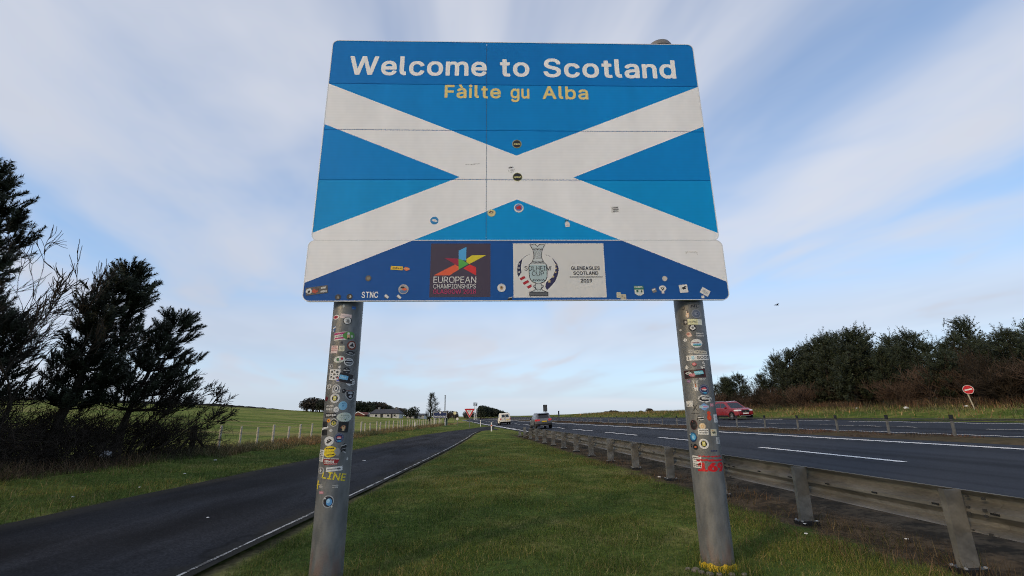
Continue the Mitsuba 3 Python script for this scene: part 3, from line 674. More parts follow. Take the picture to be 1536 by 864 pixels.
RIGHT_STICKERS = [
    (-0.132, 2.848, 0.047, 0.046, 0, 'tagC'), (0.012, 2.867, 0.105, 0.042, 0, 'tagN'), (-0.092, 2.769, 0.057, 0.098, 0, 'figure'),
    (0.012, 2.771, 0.114, 0.107, 0, 'greyblueround'), (-0.014, 2.671, 0.18, 0.069, -3, 'yellowbar'), (-0.125, 2.674, 0.053, 0.067, -3, 'darkcard'),
    (-0.054, 2.599, 0.091, 0.084, 0, 'splat'), (-0.101, 2.52, 0.079, 0.074, 0, 'pinkblob'), (0.028, 2.515, 0.107, 0.06, 0, 'scrawlw'),
    (-0.153, 2.459, 0.065, 0.052, 0, 'whiteblob'), (-0.205, 2.588, 0.043, 0.027, 0, 'whiteblob'), (-0.024, 2.411, 0.135, 0.103, 0, 'sealoval'),
    (-0.098, 2.32, 0.07, 0.051, 0, 'scrawlw'), (0.019, 2.305, 0.163, 0.037, -3, 'creamtext'), (-0.018, 2.242, 0.284, 0.062, 1, 'SOOT'),
    (-0.078, 2.162, 0.055, 0.05, 0, 'redround'), (0.016, 2.156, 0.062, 0.094, 0, 'crescent'), (-0.169, 2.133, 0.051, 0.052, 0, 'whiteblob'),
    (-0.09, 2.054, 0.261, 0.096, 3, 'maroon'), (-0.166, 1.97, 0.043, 0.026, 0, 'purple'), (-0.091, 1.92, 0.075, 0.116, 0, 'suit'),
    (-0.0, 1.872, 0.112, 0.115, 0, 'navyround'), (-0.008, 1.99, 0.08, 0.032, 0, 'scrawlw'), (-0.002, 1.768, 0.169, 0.083, -3, 'cloud'),
    (-0.192, 1.716, 0.098, 0.066, 0, 'whitegreycard'), (-0.123, 1.669, 0.05, 0.062, 0, 'blackx'), (-0.13, 1.607, 0.095, 0.018, 0, 'thintext'),
    (-0.024, 1.678, 0.108, 0.082, 0, 'bluediamond'), (0.078, 1.698, 0.055, 0.032, 0, 'pink'), (0.021, 1.578, 0.062, 0.112, 0, 'figure8'),
    (0.131, 1.548, 0.099, 0.089, 0, 'whitecard'), (-0.079, 1.548, 0.08, 0.058, 3, 'blacktext2'), (-0.164, 1.48, 0.09, 0.113, 0, 'darkoval'),
    (-0.066, 1.465, 0.067, 0.07, 0, 'creamround'), (-0.064, 1.405, 0.113, 0.064, -2, 'whiterows'), (0.06, 1.395, 0.087, 0.073, 0, 'creamcard'),
    (-0.191, 1.344, 0.104, 0.109, 0, 'bluesphere'), (-0.073, 1.274, 0.106, 0.109, 0, 'beer'), (0.114, 1.307, 0.072, 0.073, 0, 'whitemarks'),
    (-0.171, 1.238, 0.066, 0.064, 0, 'blackorange'), (-0.231, 1.251, 0.037, 0.054, 0, 'blackblob'), (0.033, 1.198, 0.089, 0.023, 0, 'bluetext'),
    (-0.177, 1.079, 0.115, 0.126, -2, 'barswhite'), (-0.014, 1.14, 0.265, 0.027, 0, 'script'), (-0.009, 1.099, 0.318, 0.034, 0, 'script2'),
    (-0.004, 1.028, 0.312, 0.093, 0, 'N169'),
]
BOARD_STICKERS = [
    (-2.393, 3.061, 0.256, 0.096, 8, 'collage'), (-2.136, 2.978, 0.069, 0.069, 0, 'darkround'), (-2.001, 2.983, 0.069, 0.069, 0, 'darkround2'),
    (-1.764, 3.004, 0.193, 0.077, 0, 'STNC'), (-1.567, 2.981, 0.064, 0.057, -40, 'whitepeel'), (-1.42, 2.976, 0.065, 0.057, -40, 'whitepeel'),
    (-1.372, 3.071, 0.12, 0.121, 0, 'sunset'), (-1.797, 3.209, 0.07, 0.073, 0, 'brownround'), (-1.418, 3.334, 0.234, 0.061, -3, 'yellowred'),
    (1.786, 3.195, 0.065, 0.067, 0, 'greyround'), (1.457, 3.044, 0.119, 0.123, 0, 'greenbadge'), (1.642, 3.046, 0.051, 0.052, 20, 'greycard'),
    (1.748, 3.058, 0.09, 0.098, 0, 'bulb'), (2.004, 3.067, 0.103, 0.101, 5, 'carcard'), (2.264, 3.026, 0.11, 0.081, -32, 'letter'),
    (2.229, 2.963, 0.035, 0.032, 0, 'white'), (1.207, 2.99, 0.051, 0.068, 0, 'cream'), (1.261, 2.967, 0.068, 0.068, 0, 'beigecard'),
    (2.154, 3.516, 0.143, 0.053, 0, 'outline'), (0.008, 5.043, 0.116, 0.119, 0, 'blackyellow'), (0.009, 4.562, 0.12, 0.117, 0, 'blackyellow'),
    (-0.071, 4.67, 0.087, 0.087, 0, 'faint'), (-1.034, 3.956, 0.102, 0.102, 0, 'bluemap'), (-0.324, 4.059, 0.103, 0.097, 0, 'yellowround'),
    (0.019, 4.128, 0.123, 0.122, 0, 'redwhite'), (-0.569, 4.743, 0.181, 0.006, 5, 'scratch'), (0.624, 3.917, 0.066, 0.09, 6, 'housecard'),
    (1.24, 4.109, 0.101, 0.086, 6, 'rowscard'), (-0.203, 3.085, 0.101, 0.104, 0, 'doground'), (-0.102, 2.948, 0.069, 0.052, 10, 'blackwhite'),
]
# ------------------------------------------------------------------ stickers: positions in metres on the post (arc from its front line, height) or on the board
_br = [0]
def El(x=0, y=0, w=1, h=1): return affinity.translate(affinity.scale(Point(0, 0).buffer(0.5, quad_segs=8), w, h), x, y)
def Re(x=0, y=0, w=1, h=1, a=0): return affinity.rotate(sbox(x - w / 2, y - h / 2, x + w / 2, y + h / 2), a)
def Bl(x=0, y=0, w=1, h=1, n=13, rough=0.35):
    _br[0] += 1; R = np.random.default_rng(_br[0])
    th = np.arange(n) * 2 * np.pi / n; r = 0.5 * (1 - rough * R.random(n))
    return affinity.translate(affinity.scale(Polygon(np.stack([r * np.cos(th), r * np.sin(th)], 1)), w, h, origin=(0, 0)), x, y).buffer(0)
def Tx(x=0, y=0, w=0.8, h=0.3, rows=1, dens=0.7):
    _br[0] += 1; R = np.random.default_rng(_br[0] + 500); out = []
    rh = h / rows
    for r in range(rows):
        cy = y + h / 2 - rh * (r + 0.5); cx = x - w / 2 + R.uniform(0, 0.1) * w
        while cx < x + w / 2 * R.uniform(0.75, 1.0):
            L = w * R.uniform(0.05, 0.12)
            out += [Re(cx + L / 2, cy + rh * R.uniform(-0.06, 0.06), L, rh * R.uniform(0.4, 0.72))]; cx += L * R.uniform(1.15, 1.5)
    return unary_union(out)
def Hx(): return Polygon([(0, .5), (.5, .25), (.5, -.25), (0, -.5), (-.5, -.25), (-.5, .25)])
def Sh(): return Polygon([(-.5, .42), (-.2, .5), (0, .44), (.2, .5), (.5, .42), (.45, -.1), (.25, -.35), (0, -.5), (-.25, -.35), (-.45, -.1)])
def Cr(): return El().difference(El(-0.22, 0.18, 0.75, 0.8))
def Xx(t=0.14): return unary_union([LineString([(-.4, -.45), (.4, .45)]).buffer(t / 2), LineString([(-.4, .45), (.4, -.45)]).buffer(t / 2)])
def rel(g, s): return affinity.scale(g, s, s)
W_, K_, GY = (0.62, 0.62, 0.61), (0.012, 0.012, 0.014), (0.22, 0.225, 0.23)
def fit_text(s, bold=True):
    g = text(s, 1.0, 0, 0, None, bold, 0.15); a = g.bounds
    return affinity.scale(affinity.translate(g, -(a[0] + a[2]) / 2, -(a[1] + a[3]) / 2), 1 / (a[2] - a[0]), 1 / (a[3] - a[1]), origin=(0, 0))
def stencil(s):
    return fit_text(s).difference(unary_union([Re(x, 0, 0.02, 1.2, -12) for x in (-0.37, -0.05, 0.18)]))
MOTIF = {
 'wb': lambda: [(Bl(), W_), (Bl(0, -.1, .6, .5), (0.35, 0.45, 0.5))], 'blue': lambda: [(Re(), (0.03, 0.12, 0.42)), (Re(0, -.3, .9, .2), (0.08, 0.28, 0.6))],
 'bubble': lambda: [(El(), W_), (El(-.05, 0, .75, .62), (0.45, 0.03, 0.06)), (Polygon([(-.1, .2), (-.1, -.2), (.2, 0)]), K_)],
 'pinkbar': lambda: [(Re().buffer(-.02).buffer(.02), (0.60, 0.50, 0.50)), (Tx(0, 0, .8, .3, 1), (0.42, 0.36, 0.37))],
 'face': lambda: [(El(0, 0, 1.08, 1.08), K_), (Bl(0, 0, 1, 1, 17, .15), W_), (Bl(.1, -.1, .5, .6), (0.16, 0.16, 0.16)), (Bl(-.05, .2, .5, .2), (0.3, 0.3, 0.3))],
 'bluewhite': lambda: [(Re(), (0.05, 0.12, 0.30)), (Re(0, .2, 1, .25, 25), W_), (Bl(0, -.35, .6, .25), W_)],
 'parade': lambda: [(Re(-.15, 0, .7, .95), (0.62, 0.60, 0.58)), (Re(-.17, .3, .66, .25), (0.33, 0.02, 0.14)), (Re(-.22, -.24, .5, .18), (0.36, 0.01, 0.13)), (Tx(-.2, .02, .5, .3, 1), (0.25, 0.25, 0.24)), (El(.22, 0, .56, .95), (0.08, 0.24, 0.05)), (Bl(.2, .25, .16, .35), W_), (Re(.2, -.15, .14, .5), (0.55, 0.36, 0.18)), (Bl(.36, -.12, .15, .45), (0.45, 0.47, 0.40)), (Bl(.2, -.35, .16, .2), K_)],
 'redring': lambda: [(El(), (0.16, 0.03, 0.015)), (El(0, .02, .68, .68), (0.58, 0.50, 0.45)), (Polygon([(-.3, -.12), (.26, -.16), (.08, .28)]), K_)],
 'pinkcard': lambda: [(Re(), (0.60, 0.48, 0.47)), (Tx(0, .1, .8, .7, 3), (0.42, 0.20, 0.20))],
 'cream': lambda: [(Re(), (0.58, 0.56, 0.42)), (Tx(0, 0, .7, .7, 3), (0.30, 0.29, 0.24))],
 'dark': lambda: [(Re(), (0.05, 0.05, 0.055))],
 'holly': lambda: [(El(), (0.50, 0.55, 0.46)), (El(0, 0, .9, .84), (0.60, 0.60, 0.57)), (Bl(-.12, .02, .32, .6), (0.03, 0.16, 0.06)), (Bl(.24, .02, .26, .5), (0.45, 0.02, 0.03)), (Tx(.05, -.25, .3, .15), K_)],
 'ovalband': lambda: [(El(), W_), (El(0, 0, .84, .82), (0.16, 0.17, 0.18)), (El(0, .03, .62, .6), (0.40, 0.42, 0.45)), (Re(0, .06, .8, .16), K_), (Re(0, -.2, .5, .08), K_)],
 'blackoval': lambda: [(El(), K_), (Tx(0, .05, .5, .22), W_), (El(0, -.05, .9, .8).difference(El(0, .05, .85, .75)), (0.4, 0.4, 0.4))],
 'ringgrey': lambda: [(El(), (0.36, 0.36, 0.37)), (El(0, 0, .7, .75), (0.10, 0.10, 0.10)), (El(0, 0, .3, .5), (0.5, 0.5, 0.5))],
 'whiteblob': lambda: [(Bl(), (0.60, 0.60, 0.59)), (Bl(.1, 0, .4, .4), (0.40, 0.40, 0.40))],
 'blackband': lambda: [(El(), K_), (Re(0, .06, .95, .24), (0.05, 0.05, 0.05)), (Tx(0, .06, .85, .22), W_), (Bl(0, .33, .2, .2), GY), (Bl(0, -.3, .3, .15), GY)],
 'pattern': lambda: [(Re(), W_), (unary_union([Bl(-.25, .25, .28, .25), Bl(.25, .25, .28, .25), Bl(0, .02, .3, .22), Bl(-.27, -.22, .25, .25), Bl(.27, -.22, .25, .25), Bl(0, -.33, .3, .2), Bl(0, .36, .2, .15), Bl(-.3, .03, .12, .15), Bl(.3, .03, .12, .15)]), (0.06, 0.065, 0.07))],
 'crescent': lambda: [(Cr(), W_), (rel(Cr(), 1.0).intersection(Tx(.2, -.1, .5, .9, 4)), K_), (Bl(0, .25, .3, .25), (0.5, 0.5, 0.5))],
 'bluewin': lambda: [(Re(), (0.035, 0.016, 0.014)), (Re(0, 0, .94, .86), K_), (Re(-.15, .02, .58, .46).buffer(-.05).buffer(.05), (0.15, 0.42, 0.66)), (Tx(-.15, .02, .45, .2), (0.40, 0.62, 0.76))],
 'smallflag': lambda: [(Re(), (0.5, 0.46, 0.5)), (Re(0, .2, .8, .2), (0.45, 0.03, 0.06)), (Re(0, -.25, .8, .25), (0.10, 0.12, 0.40))],
 'shieldw': lambda: [(Sh(), W_), (rel(Sh(), .65), K_), (Bl(0, .05, .3, .4), W_)],
 'ovalring': lambda: [(Re(0, -.38, .95, .2), W_), (El(), (0.56, 0.56, 0.56)), (El(0, 0, .78, .82), (0.15, 0.15, 0.16)), (El(0, 0, .44, .66), W_), (El(0, 0, .2, .4), K_)],
 'blackblob': lambda: [(Bl(), K_), (Bl(-.1, .05, .3, .3), GY)],
 'badge': lambda: [(Sh(), (0.45, 0.45, 0.45)), (rel(Sh(), .86), K_), (Bl(0, .24, .66, .24), (0.36, 0.38, 0.42)), (Bl(0, -.12, .35, .35), (0.45, 0.45, 0.48)), (Re(0, .48, .9, .05), (0.2, 0.08, 0.06))],
 'beer': lambda: [(El(), W_), (Tx(0, .36, .4, .1).union(Tx(0, -.38, .4, .1)), (0.3, 0.3, 0.3)), (El(0, 0, .62, .62), K_), (Re(0, 0, .24, .38).buffer(.03), (0.55, 0.50, 0.12)), (Re(.02, .05, .14, .2), (0.68, 0.66, 0.45))],
 'redblob': lambda: [(Bl(), (0.10, 0.005, 0.015))],
 'lightblue': lambda: [(El(), (0.22, 0.46, 0.62)), (El(0, 0, .86, .86), (0.19, 0.42, 0.60)), (star(0, .0, .16), (0.06, 0.20, 0.36)), (Tx(0, .25, .4, .12), (0.09, 0.26, 0.42))],
 'scrawlw': lambda: [(unary_union([Tx(0, .25, .95, .4, 1), Tx(0, -.22, .9, .5, 1)]), (0.50, 0.50, 0.49))],
 'whitegrey': lambda: [(El(), W_), (El(0, 0, .6, .6), (0.42, 0.42, 0.42)), (El(0, 0, .45, .45), (0.58, 0.58, 0.58)), (Bl(0, 0, .25, .3), (0.25, 0.25, 0.25))],
 'paleoval': lambda: [(El(), (0.46, 0.52, 0.45)), (El(0, 0, .95, .92), (0.52, 0.57, 0.50)), (unary_union([Tx(.02, .2, .55, .14), Tx(0, .0, .7, .12), Tx(0, -.2, .5, .12)]), (0.20, 0.26, 0.21)), (Bl(.05, -.28, .1, .16), (0.1, 0.2, 0.1))],
 'blacktext': lambda: [(Re(), K_), (Tx(0, .02, .94, .7, 1), (0.55, 0.55, 0.54))],
 'orange': lambda: [(El(), (0.68, 0.26, 0.02)), (Bl(0, 0, .4, .4), (0.12, 0.03, 0.01))],
 'hexy': lambda: [(Hx(), (0.58, 0.55, 0.46)), (rel(Hx(), .84), (0.04, 0.04, 0.03)), (El(0, -.08, .58, .45), (0.55, 0.47, 0.08)), (Bl(0, .0, .3, .25), (0.05, 0.06, 0.05)), (Bl(.05, -.18, .25, .12), (0.1, 0.2, 0.1))],
 'lion': lambda: [(Re(), K_), (Bl(-.02, .0, .58, .42, 15, .25), (0.30, 0.12, 0.07)), (Bl(0, -.05, .36, .52), (0.60, 0.40, 0.20)), (Bl(-.02, .06, .12, .12), K_), (Bl(0, -.28, .3, .16), (0.62, 0.48, 0.30))],
 'black': lambda: [(Re(), K_)], 'white': lambda: [(Re(), W_)],
 'greyblob': lambda: [(Bl(), (0.24, 0.25, 0.26))],
 'navyround': lambda: [(El(), (0.03, 0.05, 0.14)), (El(0, .03, .84, .8), (0.30, 0.32, 0.40)), (El(0, .03, .78, .74), (0.02, 0.03, 0.09)), (Bl(-.02, .08, .66, .3), (0.52, 0.10, 0.12)), (Bl(0, -.02, .6, .16), (0.62, 0.52, 0.55)), (Bl(.05, -.32, .5, .2), (0.05, 0.32, 0.56))],
 'carround': lambda: [(Bl(0, 0, 1.04, 1.04, 20, .1), W_), (Bl(.05, .05, .5, .4), K_), (Bl(-.1, -.16, .36, .2), K_), (Bl(.02, .08, .16, .12), W_)],
 'yellowoval': lambda: [(El(), (0.68, 0.52, 0.02)), (unary_union([Tx(0, .28, .62, .18), Tx(0, -.27, .62, .18)]), K_), (Tx(0, 0, .85, .1), (0.38, 0.29, 0.02))],
 'blackstreak': lambda: [(Bl(), K_), (unary_union([Re(0, .3, .8, .06, 10), Re(.1, -.3, .5, .08, -20), Re(0, .0, .6, .03, 8)]), (0.5, 0.5, 0.5))],
 'whitemarks': lambda: [(Re(), (0.58, 0.58, 0.57)), (Tx(0, 0, .7, .9, 6), (0.10, 0.10, 0.10))],
 'redtrap': lambda: [(Polygon([(-.5, .3), (.5, .34), (.36, -.42), (-.38, -.46)]), (0.24, 0.015, 0.02)), (Tx(0, .38, .95, .2), W_), (Tx(-.05, .02, .6, .5, 1), (0.60, 0.58, 0.56)), (Re(0, -.28, .75, .07), (0.58, 0.55, 0.52))],
 'whitebar': lambda: [(Re(), W_), (Re(-.1, 0, .65, .28), (0.30, 0.30, 0.31)), (Bl(.26, 0, .3, .5), (0.10, 0.10, 0.11))],
 'LINE': lambda: [(stencil('LINE'), (0.70, 0.56, 0.03))],
 'yellowx': lambda: [(unary_union([Re(0, 0, .3, 1, -8), Re(0, -.02, 1, .1, 10)]), (0.66, 0.50, 0.03))],
 'pink': lambda: [(Re(), (0.52, 0.20, 0.26)), (Tx(0, 0, .8, .6, 2), (0.60, 0.45, 0.48))],
 'bluering': lambda: [(El(), (0.33, 0.34, 0.35)), (El(0, 0, .84, .84), (0.015, 0.02, 0.035)), (El(.1, -.04, .52, .58), (0.10, 0.30, 0.58)), (El(.02, .05, .3, .36), (0.32, 0.54, 0.74)), (Bl(-.3, .1, .22, .4), K_), (Re(-.26, .25, .12, .1), W_), (Bl(.35, -.42, .14, .14), W_)],
 'tagC': lambda: [(Cr(), K_)], 'tagN': lambda: [(unary_union([LineString([(-.5, -.4), (-.45, .3), (-.15, -.4), (-.1, .35)]).buffer(.06), LineString([(.1, .4), (.12, -.4), (.45, -.3)]).buffer(.06), LineString([(.0, .3), (.5, .35)]).buffer(.04)]), K_)],
 'figure': lambda: [(Bl(0, -.05, .8, .9), (0.58, 0.42, 0.30)), (Bl(0, .3, .6, .4), (0.05, 0.025, 0.02)), (Bl(-.1, .3, .3, .2), (0.62, 0.52, 0.46)), (Bl(0, -.2, .3, .4), (0.66, 0.58, 0.50))],
 'greyblueround': lambda: [(El(), (0.24, 0.26, 0.31)), (El(0, 0, .88, .88), (0.10, 0.12, 0.17)), (Bl(0, 0, .6, .4), (0.20, 0.23, 0.30)), (Bl(.1, 0, .3, .2), (0.05, 0.06, 0.10))],
 'yellowbar': lambda: [(Re(), (0.58, 0.58, 0.36)), (Re(.34, 0, .32, 1), (0.58, 0.60, 0.52)), (Tx(-.12, -.03, .6, .3, 1), (0.05, 0.05, 0.04))],
 'darkcard': lambda: [(Re(), K_), (Bl(.05, 0, .6, .6), (0.35, 0.34, 0.33))],
 'splat': lambda: [(El(), K_), (Bl(0, 0, .9, .85, 18, .5), W_), (Bl(.05, 0, .4, .4), (0.15, 0.15, 0.15))],
 'pinkblob': lambda: [(Bl(), (0.50, 0.33, 0.28)), (Bl(-.1, .1, .5, .5), (0.28, 0.10, 0.08)), (Bl(.2, -.2, .4, .3), (0.60, 0.48, 0.42))],
 'sealoval': lambda: [(El(), W_), (Tx(-.1, .08, .7, .2, 1), (0.20, 0.08, 0.10)), (El(0, 0, .9, .86).intersection(Re(.05, -.12, .7, .16)), (0.12, 0.36, 0.58)), (El(0, 0, .86, .82).intersection(Re(0, -.26, .7, .14)), (0.10, 0.26, 0.22))],
 'creamtext': lambda: [(Re(), (0.52, 0.50, 0.42)), (Tx(0, 0, .9, .7, 1), (0.16, 0.15, 0.14))],
 'SOOT': lambda: [(Re(), W_), (affinity.translate(affinity.scale(fit_text('I'), .07, .58, origin=(0, 0)), -.42, 0), K_), (Re(-.24, 0, .12, .7), (0.34, 0.55, 0.66)), (affinity.translate(affinity.scale(fit_text('SOOT'), .56, .58, origin=(0, 0)), .2, 0), K_)],
 'redround': lambda: [(El(), (0.05, 0.03, 0.03)), (El(0, .1, .9, .75), (0.45, 0.10, 0.12)), (Bl(0, .1, .5, .3), (0.55, 0.35, 0.36))],
 'maroon': lambda: [(Re(), (0.055, 0.012, 0.012)), (Re(-.03, 0, .86, .8), (0.018, 0.012, 0.012)), (Re(-.26, .16, .26, .26, 25), W_), (Re(-.26, .16, .2, .08, 25), K_), (Bl(-.1, -.1, .36, .46), (0.46, 0.16, 0.20)), (Re(.2, .1, .38, .42, 4).buffer(-.04).buffer(.04), (0.18, 0.48, 0.60)), (Tx(.2, .1, .3, .2), (0.4, 0.62, 0.70))],
 'purple': lambda: [(Re(), (0.20, 0.10, 0.24)), (Tx(0, 0, .8, .5), (0.4, 0.3, 0.42))],
 'suit': lambda: [(unary_union([Bl(0, -.1, .75, .75), Re(-.28, .36, .12, .32, 25), Re(.28, .36, .12, .32, -20), Bl(-.36, -.28, .3, .22), Re(.2, -.42, .18, .2), Re(-.1, -.42, .18, .2)]), W_), (Bl(.03, .08, .36, .3), (0.20, 0.07, 0.03)), (Bl(.03, -.1, .3, .22), (0.50, 0.12, 0.04)), (Bl(-.36, -.28, .2, .14), K_)],
 'cloud': lambda: [(Bl(0, 0, 1.06, 1.1, 26, .22), W_), (Bl(0, 0, .92, .82, 26, .25), K_), (Tx(.05, .03, .66, .5, 1), W_)],
 'whitegreycard': lambda: [(Re(), (0.56, 0.56, 0.55)), (Bl(-.2, -.25, .4, .3), (0.16, 0.16, 0.16)), (Bl(.3, .3, .2, .2), (0.3, 0.3, 0.3))],
 'blackx': lambda: [(Xx(.16), K_)], 'thintext': lambda: [(Tx(0, 0, 1, .8), (0.04, 0.04, 0.04))],
 'bluediamond': lambda: [(Polygon([(-.5, 0), (-.2, .36), (0, .5), (.2, .36), (.5, 0), (.2, -.36), (0, -.5), (-.2, -.36)]), (0.14, 0.28, 0.52)), (Re(0, 0, .94, .36), (0.36, 0.46, 0.62)), (Bl(-.3, 0, .28, .28), (0.30, 0.55, 0.42)), (Tx(.12, .02, .5, .26), (0.50, 0.16, 0.32))],
 'figure8': lambda: [(unary_union([El(0, .27, .72, .4), El(0, -.17, .85, .6)]), (0.55, 0.055, 0.015)), (Bl(0, -.2, .4, .3), (0.62, 0.10, 0.03))],
 'whitecard': lambda: [(Re(), W_), (Tx(0, 0, .6, .7, 4), (0.42, 0.42, 0.44))],
 'blacktext2': lambda: [(Bl(0, 0, 1.1, 1.1, 20, .3), K_), (unary_union([Tx(0, .2, .85, .34), Tx(.02, -.22, .7, .34)]), W_)],
 'darkoval': lambda: [(El(), (0.14, 0.02, 0.02)), (El(0, 0, .92, .95), (0.015, 0.014, 0.015)), (Bl(-.1, .3, .2, .12), (0.25, 0.06, 0.05)), (Bl(.1, 0, .4, .3), (0.04, 0.04, 0.045))],
 'creamround': lambda: [(El(), (0.62, 0.48, 0.30)), (El(0, 0, .8, .8), (0.64, 0.52, 0.36)), (El(0, 0, .5, .5), (0.62, 0.38, 0.16)), (Bl(0, 0, .3, .3), (0.66, 0.54, 0.36))],
 'whiterows': lambda: [(Re(), W_), (unary_union([Tx(0, .18, .85, .26), Tx(0, -.18, .85, .26)]), K_)],
 'creamcard': lambda: [(Re(), (0.56, 0.52, 0.38)), (Bl(0, 0, .7, .4), (0.07, 0.08, 0.06)), (Bl(-.2, .3, .3, .2), (0.48, 0.30, 0.16)), (Tx(0, -.36, .8, .16), W_)],
 'bluesphere': lambda: [(El(), (0.012, 0.03, 0.09)), (El(.0, .06, .86, .8), (0.03, 0.16, 0.34)), (El(.08, .02, .5, .56), (0.12, 0.40, 0.66)), (El(.05, .0, .22, .3), (0.35, 0.58, 0.76)), (Re(-.35, .28, .26, .08), W_)],
 'blackorange': lambda: [(El(), K_), (Bl(0, 0, .55, .4), (0.50, 0.14, 0.06))],
 'bluetext': lambda: [(Tx(0, 0, 1, 1), (0.01, 0.015, 0.09))],
 'barswhite': lambda: [(Re(), W_), (unary_union([Tx(0, .34, .8, .15), Tx(0, .2, .8, .13), Re(0, .02, .7, .03), Tx(0, -.2, .8, .15), Tx(0, -.36, .8, .15)]), K_)],
 'script': lambda: [(LineString([(-.5 + .02 * k, .35 * math.sin(k * 1.9) * (0.6 + .4 * math.sin(k * .7))) for k in range(51) if k not in (24, 25)]).buffer(.035), (0.40, 0.02, 0.025))],
 'script2': lambda: [(LineString([(-.5 + .02 * k, .33 * math.sin(k * 1.6 + 1) * (0.6 + .4 * math.sin(k * .9))) for k in range(23)]).buffer(.06).union(LineString([(.0 + .02 * k, .33 * math.sin(k * 1.7) * (0.6 + .4 * math.sin(k * .8))) for k in range(25)]).buffer(.06)), (0.44, 0.012, 0.018))],
 'N169': lambda: [(affinity.scale(fit_text('169').buffer(.035, join_style=2), 1, .95), (0.48, 0.008, 0.012))],
 'collage': lambda: [(Re(), (0.08, 0.08, 0.085)), (Bl(-.35, .05, .32, .8), W_), (Bl(-.35, -.05, .15, .4), K_), (Bl(-.08, -.05, .3, .7), (0.42, 0.06, 0.03)), (Bl(.03, .1, .2, .4), (0.10, 0.04, 0.03)), (unary_union([Tx(.32, .22, .28, .4), Tx(.32, -.25, .3, .4)]), W_)],
 'darkround': lambda: [(El(), (0.03, 0.03, 0.032)), (Polygon([(-.25, -.25), (.25, -.25), (.0, .28)]), (0.25, 0.24, 0.22)), (Bl(0, -.1, .2, .2), K_)],
 'darkround2': lambda: [(El(), (0.03, 0.028, 0.025)), (Bl(.08, 0, .5, .6), (0.45, 0.42, 0.34)), (Bl(-.05, .05, .2, .3), (0.1, 0.1, 0.1))],
 'STNC': lambda: [(fit_text('STNC'), (0.75, 0.75, 0.75))],
 'whitepeel': lambda: [(Bl(0, 0, 1, 1), (0.10, 0.10, 0.11)), (Re(0, .05, .85, .5), (0.60, 0.60, 0.60))],
 'sunset': lambda: [(El(), (0.46, 0.42, 0.38)), (El(0, 0, .88, .88), (0.30, 0.30, 0.32)), (El(0, 0, .86, .86).intersection(Re(0, -.3, 1, .4)), (0.08, 0.16, 0.32)), (Bl(.1, 0, .62, .34), (0.58, 0.12, 0.05)), (Bl(-.08, .18, .5, .24), K_)],
 'brownround': lambda: [(El(), (0.10, 0.09, 0.07)), (El(0, 0, .55, .55), (0.20, 0.18, 0.14))],
 'yellowred': lambda: [(Re(-.2, 0, .62, .8), (0.66, 0.46, 0.04)), (Tx(-.2, 0, .55, .5), (0.16, 0.09, 0.02)), (Bl(.3, -.08, .44, .9), (0.58, 0.16, 0.07)), (Tx(.3, -.05, .34, .3), (0.62, 0.40, 0.2))],
 'greyround': lambda: [(El(), (0.45, 0.45, 0.44)), (El(0, 0, .6, .6), (0.52, 0.50, 0.46))],
 'greenbadge': lambda: [(Re(0, .3, 1, .4), (0.03, 0.16, 0.10)), (Tx(0, .36, .9, .22), W_), (Polygon([(-.45, .1), (.45, .1), (.5, -.3), (.15, -.5), (-.15, -.5), (-.45, -.3)]), (0.56, 0.60, 0.56)), (Bl(-.18, -.05, .3, .3), (0.02, 0.10, 0.06)), (Bl(.25, -.08, .2, .3), (0.03, 0.08, 0.06))],
 'greycard': lambda: [(Re(), (0.20, 0.19, 0.17)), (Re(0, .2, .8, .3), W_)],
 'bulb': lambda: [(unary_union([El(0, .14, 1, .74), Re(0, -.32, .34, .4)]), W_), (Polygon([(-.3, .26), (.3, .26), (0, -.2)]), (0.05, 0.06, 0.06)), (Bl(0, .12, .2, .16), W_)],
 'carcard': lambda: [(Re(), W_), (Bl(.05, .05, .6, .34), K_), (Re(.25, .22, .3, .12), (0.04, 0.04, 0.04))],
 'letter': lambda: [(Re(), W_), (Tx(0, 0, .7, .5, 3), (0.32, 0.32, 0.33))],
 'beigecard': lambda: [(Re(), (0.48, 0.43, 0.32)), (Bl(-.2, .1, .3, .3), (0.16, 0.13, 0.10)), (Bl(.2, -.2, .3, .3), (0.24, 0.2, 0.14))],
 'outline': lambda: [(Re(0, .42, 1, .1).union(Re(-.48, .15, .05, .6)).union(Re(.48, .1, .05, .6)), (0.46, 0.44, 0.38))],
 'blackyellow': lambda: [(El(0, 0, 1.04, 1.04), (0.40, 0.38, 0.16)), (El(0, 0, .93, .93), K_), (Tx(0, -.02, .8, .32), (0.55, 0.52, 0.22))],
 'faint': lambda: [(El().difference(El(0, 0, .9, .9)), (0.36, 0.36, 0.36)), (Re(-.05, .3, .55, .14, 15), K_), (Bl(.1, -.1, .6, .5), (0.50, 0.50, 0.51))],
 'bluemap': lambda: [(El(), (0.02, 0.20, 0.46)), (Bl(-.05, .05, .7, .4), W_), (Bl(.2, -.1, .4, .3), (0.60, 0.62, 0.64))],
 'yellowround': lambda: [(El(), (0.56, 0.52, 0.26)), (Bl(-.05, .1, .66, .5), (0.12, 0.06, 0.04)), (Bl(0, .05, .25, .3), (0.5, 0.47, 0.36))],
 'redwhite': lambda: [(El(), W_), (El(0, .05, .78, .75), (0.10, 0.17, 0.40)), (Bl(0, .03, .66, .5), (0.40, 0.02, 0.03))],
 'scratch': lambda: [(Re(), (0.25, 0.25, 0.25))],
 'housecard': lambda: [(Polygon([(-.45, -.5), (.45, -.5), (.45, .1), (0, .42), (-.45, .1)]), W_), (Re(-.05, .42, .7, .16), (0.02, 0.09, 0.08)), (Tx(0, -.25, .6, .2), (0.4, 0.4, 0.4))],
